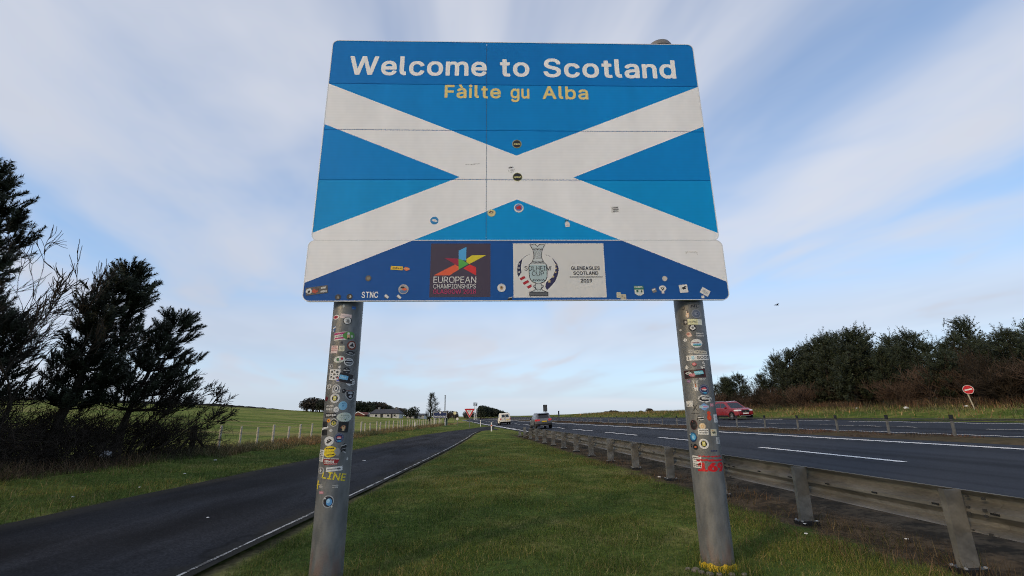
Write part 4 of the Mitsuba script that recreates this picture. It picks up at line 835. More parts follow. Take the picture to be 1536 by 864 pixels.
 'rowscard': lambda: [(Re(), (0.62, 0.62, 0.61)), (Tx(.05, 0, .8, .85, 3), (0.03, 0.03, 0.03))],
 'doground': lambda: [(El(), W_), (Bl(0, 0, .5, .55), (0.42, 0.26, 0.12)), (Bl(.02, .05, .25, .3), (0.10, 0.07, 0.05)), (Tx(0, .36, .5, .1), (0.35, 0.35, 0.35))],
 'blackwhite': lambda: [(Bl(), K_), (Re(.1, .3, .7, .14, 8), W_)],
}
NICE = {'SOOT': 'white sticker strip reading I and SOOT', 'LINE': 'yellow stencilled word LINE', 'N169': 'red painted number 169', 'STNC': 'white letters STNC', 'lightblue': 'round light blue sticker', 'paleoval': 'pale green oval sticker',
        'yellowoval': 'yellow oval sticker', 'maroon': 'dark maroon strip sticker with blue and pink patches', 'lion': 'black square sticker with a tan animal head', 'parade': 'long pink, white and green sticker', 'navyround': 'round navy sticker with red and blue picture'}
def sticker_layers(x, y, w, h, rot, kind):
    out = []
    for g, col in MOTIF[kind]():
        g = affinity.translate(affinity.rotate(affinity.scale(g, w, h, origin=(0, 0)), rot, origin=(0, 0)), x, y)
        if not g.is_empty: out.append((g, col))
    return out
def on_post(c, strips=0.02):
    cuts = [LineString([(s_, -1), (s_, 9)]) for s_ in np.arange(-0.5, 0.5, strips)]
    def wrap(v, f):
        r = PR + v[:, 2]; a = v[:, 0] / PR
        n_ = np.cos(a); t = np.sin(a)
        p = np.column_stack([c[0] + r * (t * SA[0] + n_ * SN[0]), c[1] + r * (t * SA[1] + n_ * SN[1]), v[:, 1]])
        return p, f
    return wrap
def strip_cut(g, s0=0.018):
    a = g.bounds; k0, k1 = math.floor(a[0] / s0), math.ceil(a[2] / s0)
    return MultiPolygon([p for k in range(k0, k1) for p in polys(g.intersection(sbox(k * s0, a[1] - 1, (k + 1) * s0, a[3] + 1)))])
for tab, (pk, c) in zip((LEFT_STICKERS, RIGHT_STICKERS), POSTS):
    wr = on_post(c)
    for j, (x, y, w, h, rot, kind) in enumerate(tab):
        lim = PR * 1.45
        ls = [(strip_cut(g.intersection(sbox(-lim, 0, lim, 9))), col) for g, col in sticker_layers(x, y, w, h, rot, kind)]
        layered(pk, 'sticker', [l for l in ls if not l[0].is_empty], z0=0.0012 + 0.0003 * (j % 3), dz=0.0006, wrap=wr, label=NICE.get(kind))
for j, (x, y, w, h, rot, kind) in enumerate(BOARD_STICKERS):
    ls = sticker_layers(x, y, w, h, rot, kind)
    if y < 3.69: ls = [(g.intersection(LOW), col) for g, col in ls]
    elif kind in ('scratch', 'outline'): pass
    layered(sign, 'sticker', [l for l in ls if not l[0].is_empty], z0=0.0036, dz=0.0006, label=NICE.get(kind))
# ------------------------------------------------------------------ crash barrier, median fence, post fence
def gpt(y, du=0.0, z=0.0):
    return np.array([G(y) + du, y, z])
barrier = thing('crash_barrier', 'weathered grey corrugated steel crash barrier on posts between the verge and the carriageway', 'crash barrier')
PROFW = [(0.00, 0.455), (0.012, 0.47), (0.05, 0.485), (0.078, 0.505), (0.080, 0.535), (0.055, 0.565), (0.008, 0.595), (0.008, 0.625), (0.055, 0.655), (0.080, 0.685), (0.078, 0.715), (0.05, 0.735), (0.012, 0.75), (0.0, 0.765)]
PROFW = [(o * 1.75 - 0.02, 0.775 - (0.765 - z) * 1.30) for o, z in PROFW]
PY = [3.05 + 2.335 * k for k in range(15)]
def rail_piece(y0, y1, drop=(0, 0), lap=0.0):
    ys = np.linspace(y0, y1, 6); V = []
    for t, y in zip(np.linspace(0, 1, 6), ys):
        dz = drop[0] + (drop[1] - drop[0]) * t
        for o, z in PROFW:
            V.append([G(y) + 0.085 + 0.006 * lap + o, y, z + 0.02 + dz])
    for t, y in zip(np.linspace(0, 1, 6), ys):
        dz = drop[0] + (drop[1] - drop[0]) * t
        for o, z in PROFW:
            V.append([G(y) + 0.085 + 0.006 * lap + o + 0.006, y, z + 0.023 + dz])
    n = len(PROFW); i, j = np.meshgrid(np.arange(5), np.arange(n - 1), indexing='ij')
    q = np.stack([i * n + j, (i + 1) * n + j, (i + 1) * n + j + 1, i * n + j + 1], -1).reshape(-1, 4)
    q2 = q[:, ::-1] + 6 * n
    e = np.array([[k * n, 6 * n + k * n, 6 * n + (k + 1) * n, (k + 1) * n] for k in range(5)] + [[k * n + n - 1, (k + 1) * n + n - 1, 6 * n + (k + 1) * n + n - 1, 6 * n + k * n + n - 1] for k in range(5)])
    return np.array(V), np.vstack([q, q2, e])
starts = [-3.0, 0.5] + [PY[k] - 0.28 for k in range(1, 15, 2)]
for k in range(len(starts) - 1):
    rk = part(barrier, 'rail', rail_piece(starts[k], starts[k + 1] + 0.30, lap=k % 2), 'm_rail', smooth=40)
    mb = MB()
    yj = starts[k + 1] + 0.15
    for dy in (-0.09, 0.09):
        for z, xo in ((0.57, -0.016), (0.625, -0.014), (0.40, -0.012), (0.735, 0.0)):
            x0 = G(yj) + 0.085; mb.box((x0 + xo - 0.012, yj + dy - 0.013, z - 0.012), (x0 + xo + 0.012, yj + dy + 0.014, z + 0.012))
    part(rk, 'bolts', mb.get(), 'm_darksteel', kind='stuff')
    mb = MB()
    for yy in np.arange(starts[k] + 0.6, starts[k + 1], 0.8):
        x0 = G(yy) + 0.085
        mb.box((x0 - 0.0105, yy - 0.05, 0.590), (x0 - 0.003, yy + 0.05, 0.610))
    part(rk, 'slots', mb.get(), 'm_black', kind='stuff')
part(barrier, 'rail', rail_piece(starts[-1], starts[-1] + 3.4, drop=(0, -0.55), lap=1), 'm_rail', smooth=40, label='ramped end rail that dives into the ground')
part(barrier, 'rail', rail_piece(starts[-1] + 3.3, starts[-1] + 5.2, drop=(-0.54, -0.80), lap=0), 'm_rail', smooth=40, label='ramped end rail that dives into the ground')
for k, y in enumerate(PY + [PY[-1] + 2.3]):
    h = 0.80 - (0.32 if k == 15 else 0)
    Rk = np.random.default_rng(k + 40)
    z0 = float(Z(G(y), y)); m = rotz(math.atan(float(G(y + 0.5) - G(y - 0.5))) * -1 + 0.0, G(y), y, 0)
    tilt = Rk.normal(0, 0.012); m = m @ np.array([[1, 0, tilt, 0], [0, 1, Rk.normal(0, 0.01), 0], [0, 0, 1, 0], [0, 0, 0, 1]])
    mb = MB()
    # channel section: web across the road, a flange on either side
    mb.box((-0.125, -0.030, z0 - 0.25), (0.075, -0.023, h), m)
    mb.box((-0.125, -0.0229, z0 - 0.25), (-0.117, 0.032, h), m)
    mb.box((0.067, -0.0229, z0 - 0.25), (0.075, 0.032, h), m)
    pk = part(barrier, 'post', mb.get(), 'm_rail')
    mb = MB(); mb.box((-0.165, -0.095, z0 - 0.1), (0.115, 0.095, z0 + 0.055), m)
    bk = part(pk, 'base_block', mb.get(), 'm_black')
    mb = MB()
    for a in (-0.140, 0.092):
        for b in (-0.068, 0.068): mb.box((a - 0.013, b - 0.013, z0 + 0.0552), (a + 0.013, b + 0.013, z0 + 0.070), m)
    part(pk, 'bolts', mb.get(), 'm_zinc', kind='stuff')

med = thing('wire_rope_barrier', 'low dark wire rope barrier on thin posts along the brown central reservation', 'wire barrier')
MU = 12.1
def medz(y): return float(zroad(MU, y)) + 0.04
my = [4.4 + 2.55 * k for k in range(-2, 62)]
for k, y in enumerate(my):
    Rk = np.random.default_rng(k + 900)
    z0 = medz(y); m = rotz(0.12, G(y) + MU, y, 0) @ np.array([[1, 0, Rk.normal(0, 0.015), -0.015 * z0], [0, 1, Rk.normal(0, 0.02), 0], [0, 0, 1, 0], [0, 0, 0, 1]])
    mb = MB(); mb.box((-0.022, -0.045, z0 - 0.2), (0.022, 0.045, z0 + 0.56), m)
    pk = part(med, 'post', mb.get(), 'm_rail')
    mb = MB(); mb.box((-0.030, -0.052, z0 + 0.5605), (0.030, 0.052, z0 + 0.72), m)
    part(pk, 'cap', mb.get(), 'm_black')
for dz, du in ((0.575, 0.036), (0.53, -0.036)):
    mb = MB(); ys = np.linspace(my[0], my[-1], 160)
    mb.tube(np.array([[G(y) + MU + du, y, medz(y) + dz] for y in ys]), 0.020, 6); part(med, 'rope', mb.get(), 'm_darksteel', smooth=True)

fence = thing('post_and_wire_fence', 'post and wire fence of pale wooden posts between the dead grass and the green field', 'fence')
FX = -13.25
fy = [22.0 + 1.66 * k for k in range(41)]
for k, y in enumerate(fy):
    Rk = np.random.default_rng(k + 70); x = FX + Rk.normal(0, 0.05) + 0.02 * (y - 22) * (y > 60) * 0
    z0 = float(Z(x, y)); m = rotz(Rk.uniform(0, 1), x, y, 0); tx, ty = Rk.normal(0, 0.025, 2)
    h = z0 + 1.06 + Rk.normal(0, 0.05)
    v = [[-.05, -.05], [.05, -.05], [.05, .05], [-.05, .05]]
    mb = MB(); w = 0.055 + Rk.uniform(-.008, .012)
    mb.tube(np.array([[x, y, z0 - 0.2], [x + tx * .5, y + ty * .5, (z0 + h) / 2], [x + tx, y + ty, h - 0.02], [x + tx, y + ty, h]]), [w, w, w, w * 0.8], 7)
    part(fence, 'post', mb.get(), 'm_wood')
for hz in (0.25, 0.5, 0.75, 0.98):
    mb = MB(); ys = np.linspace(20, fy[-1], 90); mb.tube(np.array([[FX + 0.06, y, float(Z(FX, y)) + hz] for y in ys]), 0.004, 4); part(fence, 'wire', mb.get(), 'm_darksteel')
x, y = FX + 0.05, 20.1; z0 = float(Z(x, y))
mb = MB(); mb.tube(np.array([[x, y, z0 - .2], [x, y, z0 + 1.25]]), 0.11, 9); part(fence, 'strainer_post', mb.get(), 'm_bark', label='thick dark end post with two sloping braces')
for s_ in (-1, 1):
    mb = MB(); mb.tube(np.array([[x + .3 * s_ * .2, y + 1.15 * s_, z0 + 0.05], [x, y + .08 * s_, z0 + 0.85]]), 0.05, 7); part(fence, 'brace', mb.get(), 'm_bark')
# ------------------------------------------------------------------ trees and shrubs
def tuft(seed, n=34, L=0.42, R_=0.10, w=0.012):
    """A bottle brush of needles about the z axis."""
    R = np.random.default_rng(seed); V = []
    for k in range(n):
        t = (R.random() ** 0.8) * L; a = R.uniform(0, 2 * np.pi); o = np.array([math.cos(a), math.sin(a), 0])
        ln = R_ * (1.0 - 0.45 * t / L) * R.uniform(0.8, 1.25); up = R.uniform(0.4, 1.1)
        d = (o + [0, 0, up]); d /= np.linalg.norm(d)
        s_ = np.cross(d, [0.3, 0.2, 0.93]); s_ /= np.linalg.norm(s_) + 1e-9
        b = np.array([0, 0, t])
        V += [b - s_ * w, b + s_ * w, b + d * ln]
    V += [[-.012, 0, -.05], [.012, 0, -.05], [0, 0, L]]
    return np.array(V)

def place_tufts(TV, pos, dirs, size, col, seed):
    """All tufts as one vertex array, with a tone for each."""
    R = np.random.default_rng(seed); n = len(pos)
    z = dirs / np.linalg.norm(dirs, axis=1, keepdims=True)
    ref = np.where(np.abs(z[:, 2:]) < 0.9, [[0, 0, 1.0]], [[1.0, 0, 0]])
    x = np.cross(ref, z); x /= np.linalg.norm(x, axis=1, keepdims=True); y = np.cross(z, x)
    a = R.uniform(0, 2 * np.pi, n)[:, None]; x2 = x * np.cos(a) + y * np.sin(a); y2 = np.cross(z, x2)
    rot = np.stack([x2, y2, z], 2)
    which = R.integers(0, len(TV), n); V = []; C = []
    for k in range(len(TV)):
        m = which == k
        v = np.einsum('nij,kj->nki', rot[m], TV[k]) * size[m][:, None, None] + pos[m][:, None]
        V.append(v.reshape(-1, 3)); C.append(np.repeat(col[m], len(TV[k]), 0))
    V = np.vstack(V); C = np.vstack(C)
    return V, np.arange(len(V)).reshape(-1, 3), C

def bez(p0, p1, p2, n):
    t = np.linspace(0, 1, n)[:, None]
    return (1 - t) ** 2 * p0 + 2 * t * (1 - t) * p1 + t * t * p2

NEEDLE = np.array([0.026, 0.038, 0.016])
def pine(seed, H, lean, crown0, reach, TV, tsize, limbs, wind, col=NEEDLE, trunk_r=0.14, dens=1.0, shape='open', sides=7, per=(2, 5), whorl=0):
    """Trunk + limbs mesh and foliage mesh of a pine standing at the origin."""
    R = np.random.default_rng(seed); wood = MB(); P, D, S, C = [], [], [], []
    lean = np.asarray(lean, float); wind = np.asarray(wind, float)
    tp = bez(np.zeros(3), np.array([lean[0] * .35, lean[1] * .35, H * .55]), np.array([lean[0], lean[1], H]), 10)
    tp[1:-1, :2] += R.normal(0, 0.02 * H / 6, (8, 2))
    wood.tube(np.vstack([[0, 0, -0.3], tp]), np.concatenate([[trunk_r * 1.35], trunk_r * np.linspace(1.1, 0.12, 10)]), sides)
    def at(t):
        k = t * 9; i = min(int(k), 8); return tp[i] + (tp[i + 1] - tp[i]) * (k - i)
    ga = R.uniform(0, 6)
    for i in range(limbs):
        t = crown0 + (1 - crown0) * (i + R.uniform(0, 0.8)) / limbs; t = min(t, 0.985)
        if whorl: nl = max(2, limbs // whorl); t = min(crown0 + (1 - crown0) * ((i // whorl) + 0.5 + R.uniform(-.12, .12)) / nl, 0.985)
        rel_ = (t - crown0) / (1 - crown0)
        prof = {'open': (0.55 + 0.6 * rel_) * (1 - rel_ ** 2.2) + 0.10, 'cone': 1.05 - 0.92 * rel_, 'flat': 0.75 + 0.35 * math.sin(3 * rel_) - 0.85 * rel_ ** 4}[shape]
        L = reach * max(prof, 0.10) * R.uniform(0.65, 1.15)
        ga += 2.399 + R.normal(0, 0.3)
        d = np.array([math.cos(ga), math.sin(ga), 0]) + wind * 0.55
        L *= 0.75 + 0.35 * float(d[:2] @ wind[:2]) / (np.linalg.norm(wind[:2]) + 1e-6) if np.linalg.norm(wind) > 0.1 else 1
        L = max(L, 0.25 * reach * 0.5)
        d /= np.linalg.norm(d); el = R.uniform(-0.12, 0.22) + 0.42 * rel_
        p0 = at(t); p2 = p0 + d * L + [0, 0, L * el]; p1 = p0 + d * L * .5 + [0, 0, L * el * 0.2]
        bp = bez(p0, p1, p2, 6); r0 = trunk_r * 0.42 * (1 - 0.7 * t) * (0.5 + 0.5 * L / reach) + 0.008
        wood.tube(bp, np.linspace(r0, 0.008, 6), 4, cap=False)
        nb = max(3, int(dens * (4 + 7 * L / reach)))
        for j in range(nb):
            s_ = R.uniform(0.25, 1.0); k = s_ * 5; q = min(int(k), 4); b0 = bp[q] + (bp[q + 1] - bp[q]) * (k - q)
            side = R.normal(0, 1, 3) * [1, 1, 0.45]; bd = d * 0.8 + side * 0.65 + np.array([0, 0, 0.45]) + wind * 0.5
            bd /= np.linalg.norm(bd); bl = L * R.uniform(0.10, 0.32) + 0.10
            b1 = b0 + bd * bl
            wood.tube(np.array([b0, b0 + bd * bl * .5 + R.normal(0, .02, 3), b1]), [0.010, 0.008, 0.005], 3, cap=False)
            for m in range(R.integers(*per)):
                pp = b0 + (b1 - b0) * R.uniform(0.3, 1.05); td = bd * 0.55 + R.normal(0, 0.30, 3) + [0, 0, 0.75] + wind * 0.55
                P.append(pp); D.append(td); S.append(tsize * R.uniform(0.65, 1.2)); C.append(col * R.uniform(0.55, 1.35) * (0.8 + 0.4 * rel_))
        P.append(p2); D.append(d + [0, 0, 0.7] + wind * .4); S.append(tsize * 1.1); C.append(col)
    if sides < 7:
        for m in range(7):
            q = at(R.uniform(.86, 1.0)) + np.append(R.normal(0, reach * .28, 2), R.uniform(0, .1) * H)
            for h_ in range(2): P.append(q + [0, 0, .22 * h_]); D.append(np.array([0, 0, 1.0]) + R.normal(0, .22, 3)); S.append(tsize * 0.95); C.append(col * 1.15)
    for m in range(4):
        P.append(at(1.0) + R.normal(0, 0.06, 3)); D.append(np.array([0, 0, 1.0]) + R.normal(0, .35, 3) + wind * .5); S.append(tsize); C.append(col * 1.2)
    fv, ff, fc = place_tufts(TV, np.array(P), np.array(D), np.array(S), np.array(C), seed)
    return wood.get(), (fv, ff), fc

TV_NEAR = [tuft(k, 80, 0.48, 0.150, 0.0125) for k in range(4)]
TV_FAR = [tuft(k + 10, 17, 0.78, 0.23, 0.027) for k in range(4)]

def moved(vf, p): return np.asarray(vf[0]) + np.asarray(p), vf[1]
def add_pine(name, label, cat, pos, group=None, **kw):
    w, (fv, ff), fc = pine(**kw)
    t = thing(name, label, cat, group)
    part(t, 'trunk', moved(w, pos), 'm_bark', smooth=True)
    part(t, 'crown', (fv + pos, ff), 'm_leaf', color=fc)
    return t

def gz(x, y, dz=0.0): return np.array([x, y, float(Z(x, y)) + dz])
WND = (0.75, -0.10, 0.12)
DARKN = np.array([0.023, 0.030, 0.014])
add_pine('pine_tree', 'tall dark pine at the left edge of the photo, cut off by the frame', 'pine tree', gz(-17.55, 13.4), seed=1, H=9.3, lean=(0.3, 0.3), crown0=0.16, reach=2.7, TV=TV_NEAR, tsize=1.25, limbs=72, wind=(0.35, -0.1, 0.05), col=DARKN, trunk_r=0.22, dens=1.6, per=(1, 4), whorl=6, shape='cone')
add_pine('pine_tree', 'broad wind-bent pine with a dense rounded top, second from the right of the roadside pines', 'pine tree', gz(-14.5, 15.2), seed=2, H=6.3, lean=(1.2, 0.4), crown0=0.22, reach=1.08, TV=TV_NEAR, tsize=1.15, limbs=54, wind=(0.40, -0.1, 0.03), col=DARKN, trunk_r=0.155, dens=1.0, per=(1, 4), whorl=6, shape='flat')
add_pine('pine_tree', 'smaller leaning pine whose branches reach furthest right over the field', 'pine tree', gz(-14.3, 17.4), seed=3, H=5.1, lean=(1.5, 0.1), crown0=0.28, reach=1.65, TV=TV_NEAR, tsize=1.0, limbs=48, wind=(0.55, -0.1, 0.0), col=DARKN, trunk_r=0.12, dens=0.95, per=(1, 4), whorl=6, shape='cone')
add_pine('pine_tree', 'low dark pine in the left corner, in front of the tall pine', 'pine tree', gz(-16.0, 13.0), seed=4, H=4.6, lean=(0.4, 0.2), crown0=0.35, reach=1.7, TV=TV_NEAR, tsize=1.1, limbs=32, wind=(0.4, -.1, .05), col=DARKN, trunk_r=0.13, dens=0.95, per=(1, 4), whorl=6, shape='cone')
for k, (x_, y_, h_) in enumerate([(-15.6, 8.6, 8.0), (-15.0, 4.8, 7.4), (-15.8, 0.5, 8.6), (-15.0, -4.5, 7.6)]):
    add_pine('pine_tree', 'pine of the roadside row just outside the left of the photo', 'pine tree', gz(x_, y_), 'roadside pines left of the frame', seed=50 + k, H=h_, lean=(0.6, 0.2), crown0=0.2, reach=2.0, TV=TV_FAR, tsize=0.85, limbs=46, wind=(0.5, -.1, .1), col=DARKN, trunk_r=0.18, dens=0.9, shape='open')

def bare(seed, stems, H, r0, wind, spread, depth=5, twig=0.0045, up=0.25, ratio=0.72, lengths=0.34, droop=0.0, kids=(2, 4)):
    """Leafless branching: limbs (thick) and twigs (thin) as two meshes."""
    R = np.random.default_rng(seed); limb, tw = MB(), MB(); wind = np.asarray(wind, float)
    def grow(p, d, L, r, lev):
        n = 4; pts = [p]
        for k in range(n):
            d = d + R.normal(0, 0.13, 3) + wind * 0.07 + np.array([0, 0, up * 0.12]); d = d / np.linalg.norm(d)
            pts.append(pts[-1] + d * L / n)
        r1 = max(r * 0.62, twig * 0.6)
        (limb if r > 0.02 else tw).tube(np.array(pts), np.linspace(r, r1, n + 1), 6 if r > 0.03 else (4 if r > 0.012 else 3), cap=False)
        if lev >= depth: return
        for j in range(R.integers(*kids)):
            s_ = R.uniform(0.35, 1.0) if j else 1.0; k = s_ * n; q = min(int(k), n - 1); b = pts[q] + (pts[q + 1] - pts[q]) * (k - q)
            nd = d + R.normal(0, spread, 3) + wind * 0.25 + np.array([0, 0, up]); nd /= np.linalg.norm(nd)
            grow(b, nd, L * ratio * R.uniform(0.75, 1.15), max(r1 * R.uniform(0.6, 0.85), twig), lev + 1)
    for s_ in range(stems):
        a = R.uniform(0, 2 * np.pi); o = np.array([math.cos(a), math.sin(a), 0]) * (0.12 * H if stems > 3 else 0.0) * R.random()
        d = np.array([math.cos(a) * spread * .8, math.sin(a) * spread * .8, 1.0]) + wind * 0.5; d /= np.linalg.norm(d)
        grow(o + [0, 0, -0.1], d, H * lengths * R.uniform(0.8, 1.15), r0 * R.uniform(0.7, 1.1), 0)
    return limb, tw
def add_bare(name, label, cat, pos, mats=('m_bark', 'm_twig'), group=None, names=('trunk', 'twigs'), **kw):
    l, t_ = bare(**kw); t = thing(name, label, cat, group)
    if l.n: part(t, names[0], moved(l.get(), pos), mats[0], smooth=True)
    if t_.n: part(t, names[1], moved(t_.get(), pos), mats[1], smooth=True)
    return t
add_bare('bare_tree', 'tall leafless tree with upswept twigs between the dark pines', 'bare tree', gz(-14.75, 13.8), seed=5, stems=1, H=7.3, r0=0.10, wind=(0.20, 0, 0.0), spread=0.30, depth=6, up=0.30, ratio=0.76, lengths=0.30, kids=(2, 5), twig=0.0115)
add_bare('bare_tree', 'slender leafless tree whose fine branches fill the gap left of the rounded pine', 'bare tree', gz(-15.1, 14.4), seed=17, stems=1, H=6.7, r0=0.09, wind=(0.22, 0, 0.0), spread=0.34, depth=6, up=0.26, ratio=0.76, lengths=0.30, kids=(2, 5), twig=0.010)
add_bare('bare_tree', 'low leafless tree fanning out to the right at the end of the hedge', 'bare tree', gz(-13.6, 17.2), seed=8, stems=5, H=4.0, r0=0.070, wind=(0.52, 0, 0.0), spread=0.40, depth=7, up=0.18, ratio=0.72, lengths=0.32, kids=(2, 4), twig=0.0110)
add_bare('bare_tree', 'thin leafless stem leaning right behind the rounded pine', 'bare tree', gz(-16.6, 16.6), seed=11, stems=2, H=5.0, r0=0.06, wind=(0.6, 0, 0.0), spread=0.4, depth=6, up=0.2, ratio=0.72, lengths=0.32, twig=0.005)
HEDGE = [(-16.8, 11.4, 2.3), (-17.2, 13.6, 2.4), (-16.6, 14.8, 2.2), (-16.8, 16.6, 2.2), (-15.6, 16.9, 2.2), (-15.2, 18.4, 2.0), (-14.8, 15.2, 1.7), (-15.0, 13.0, 2.0), (-14.5, 10.5, 1.6), (-16.0, 9.6, 2.2), (-14.9, 19.6, 1.8), (-14.6, 9.5, 1.6), (-15.6, 10.8, 2.0), (-14.2, 11.6, 1.3), (-15.4, 12.3, 2.1), (-14.3, 13.2, 1.5), (-15.3, 14.0, 1.9), (-14.0, 14.5, 1.3), (-14.9, 16.2, 1.9), (-14.0, 16.3, 1.3), (-14.2, 18.6, 1.8), (-13.5, 19.0, 1.4), (-13.6, 20.4, 1.6), (-15.9, 17.9, 2.0), (-16.4, 12.9, 2.2), (-13.3, 15.6, 1.0), (-13.5, 12.8, 0.9)]
def bare_kit(mats, names, **kw):
    l, t_ = bare(**kw); out = []
    if l.n: out.append((names[0], ply(l.get(), mats[0], True)))
    if t_.n: out.append((names[1], ply(t_.get(), mats[1], True)))
    return out
def put_kit(kit, name, label, cat, group, m):
    t = thing(name, label, cat, group)
    for nm, d in kit: scene[f'{t}__{nm}'] = {**d, 'to_world': m}
    return t
HK = [bare_kit(('m_twig', 'm_twig'), ('stems', 'twigs'), seed=100 + k, stems=12, H=2.0, r0=0.020, wind=(0.35, 0, 0), spread=0.72, depth=4, up=0.10, ratio=0.72, lengths=0.42, kids=(2, 5), twig=0.0065) for k in range(5)]
Rh = np.random.default_rng(31)
for k, (x, y, h) in enumerate(HEDGE):
    p = gz(x, y); s_ = h * 1.1 / 2.0
    put_kit(HK[k % 5], 'hedge_shrub', 'dark leafless tangled shrub under the roadside pines', 'shrub', 'tangled shrubs under the pines', T().translate([float(q) for q in p]).rotate([0, 0, 1], float(Rh.uniform(-35, 35))).scale([s_ * 1.1, s_ * 1.1, s_]))

# ---- the pine wood across the road
WOODK = []
for k, (sh, H, cr) in enumerate([('flat', 6.6, 0.08), ('open', 7.2, 0.12), ('cone', 6.2, 0.05), ('open', 6.0, 0.06), ('flat', 7.4, 0.14), ('cone', 7.0, 0.06)]):
    w, fo, fc = pine(seed=200 + k, H=H, lean=(0.3, 0.2), crown0=cr, reach=2.0, TV=TV_FAR, tsize=0.95, limbs=58, wind=(0.25, 0, 0.05), col=np.array([0.032, 0.042, 0.020]), trunk_r=0.15, dens=0.85, shape=sh, sides=6)
    WOODK.append((ply(w, 'm_bark', True), ply(fo, 'm_leaf', False, color=fc), H))
SHAPE_WORD = ['flat-topped', 'open-crowned', 'narrow', 'low spreading', 'tall flat-topped', 'cone-shaped']
R = np.random.default_rng(77)
def wood_pine(x, y, H, kind, group='pines of the wood across the road', label=None):
    wd, fo, h0 = WOODK[kind]; s_ = H / h0
    t = thing('wood_pine', label or f'{SHAPE_WORD[kind]} dark green pine in the wood across the road', 'pine tree', group if label is None else None)
    m = T().translate([float(x), float(y), float(Z(x, y)) - 0.1]).rotate([0, 0, 1], float(R.uniform(0, 360))).scale([s_ * float(R.uniform(1.0, 1.35)), s_ * float(R.uniform(1.0, 1.35)), s_])
    for nm, d in (('trunk', wd), ('crown', fo)): scene[f'{t}__{nm}'] = {**d, 'to_world': m}
def wood_h(y): return 6.0 + 0.9 * math.sin(y * 0.23 + 1.0) * 0.6
n_ = 0
for row, du in enumerate((31.5, 34.5, 38.0, 42.0, 46.5)):
    y = 14.0 + R.uniform(0, 2)
    while y < 53 + 1.6 * (du - 31.5):
        u = du + R.normal(0, 0.9); x = G(y) + u
        yv = y / (1 + 0.11 * (u - 31.5) / 4.5)
        H = float(np.interp(yv, [14, 30, 33, 36, 39, 42, 46, 50, 56], [4.4, 4.7, 5.5, 5.2, 5.6, 6.3, 6.2, 6.0, 5.0])) * (1 + 0.10 * (u - 31.5) / 4.5) * R.uniform(0.70, 1.08)
        wood_pine(x, y, H, int(R.integers(0, 6))); n_ += 1
        y += R.uniform(2.2, 3.6) * (1 + 0.15 * row)
for (u, y, H, kd) in [(31.5, 55.5, 3.9, 1), (32.5, 57.5, 3.2, 3), (31.0, 59.0, 2.8, 0), (30.5, 61.5, 3.7, 2), (31.5, 63.5, 4.0, 1), (33.0, 66.0, 4.2, 3), (31.0, 66.5, 3.2, 2), (34.0, 70, 3.6, 5), (31.5, 70, 2.2, 4), (32.0, 73.0, 1.7, 3), (33.0, 62.5, 4.3, 0)]:
    wood_pine(G(y) + u, y, H, kd, group='pines of the far clump beyond the red car')
    labels[f'wood_pine_{USED["wood_pine"]:03d}'].update(label='small dark pine in the clump left of the main wood, beyond the red car')
# a lone pale stem in front of the wood
SK = [bare_kit((mt, mt), ('stems', 'twigs'), seed=300 + k, stems=13, H=2.4, r0=0.022, wind=(0.1, 0, 0), spread=0.5, depth=3, up=0.3, ratio=0.74, lengths=0.42, kids=(3, 6), twig=0.012) for k, mt in enumerate(['m_redtwig'] * 3 + ['m_twig'] * 2)]
for k in range(100):
    y = R.uniform(15, 64); u = R.uniform(28.8, 34.0) if k < 66 else R.uniform(34, 42); kd = int(R.integers(0, 5)); H = R.uniform(1.6, 3.0) * (1.25 if y < 36 else 0.9); p = gz(G(y) + u, y); s_ = H / 2.4
    put_kit(SK[kd], 'scrub_bush', 'leafless reddish brown scrub bush in front of the pine wood' if kd < 3 else 'leafless dark brown scrub bush in front of the pine wood', 'bush', 'reddish bushes at the wood edge' if kd < 3 else 'dark bushes at the wood edge',
            T().translate([float(q) for q in p]).rotate([0, 0, 1], float(R.uniform(0, 360))).scale([s_ * 1.2, s_ * 1.2, s_]))

# ---- far woods, hedges and single trees: crowns of leaf clumps
def clump_crown(seed, n, rx, rz, size, col):
    R = np.random.default_rng(seed); p = R.normal(0, 1, (n, 3)); p /= np.linalg.norm(p, axis=1, keepdims=True)
    p *= (R.random((n, 1)) ** 0.4) * (0.75 + 0.5 * meshkit.fbm(p * 1.6 + seed, 3, seed))[:, None]
    p = p * [rx, rx, rz]
    a = R.normal(0, 1, (n, 3)); b = R.normal(0, 1, (n, 3)); a /= np.linalg.norm(a, axis=1, keepdims=True); b -= (b * a).sum(1, keepdims=True) * a; b /= np.linalg.norm(b, axis=1, keepdims=True)
    s_ = size * R.uniform(0.6, 1.3, (n, 1))
    V = np.stack([p - a * s_, p + a * s_ * .6 + b * s_ * .5, p - b * s_ * .8 + a * s_ * .3], 1).reshape(-1, 3)
    C = np.repeat(np.asarray(col) * R.uniform(0.6, 1.4, (n, 1)), 3, 0)
    return V, np.arange(3 * n).reshape(-1, 3), C
FARK = []
for k, (rx, rz, col) in enumerate([(2.1, 3.0, (0.026, 0.032, 0.018)), (2.6, 2.6, (0.034, 0.028, 0.020)), (1.7, 3.4, (0.020, 0.028, 0.016)), (2.4, 2.3, (0.046, 0.032, 0.022))]):
    V, Fc, C = clump_crown(400 + k, 420, rx, rz, 0.42, col)
    mb = MB(); mb.tube(np.array([[0, 0, -0.5], [0.05, 0, 1.5], [0, 0.05, 3.2]]), [0.22, 0.17, 0.08], 6)
    FARK.append((ply(mb.get(), 'm_bark', True), ply((V + [0, 0, rz + 1.0], Fc), 'm_leaf', False, color=C), 2 * rz + 1.0))
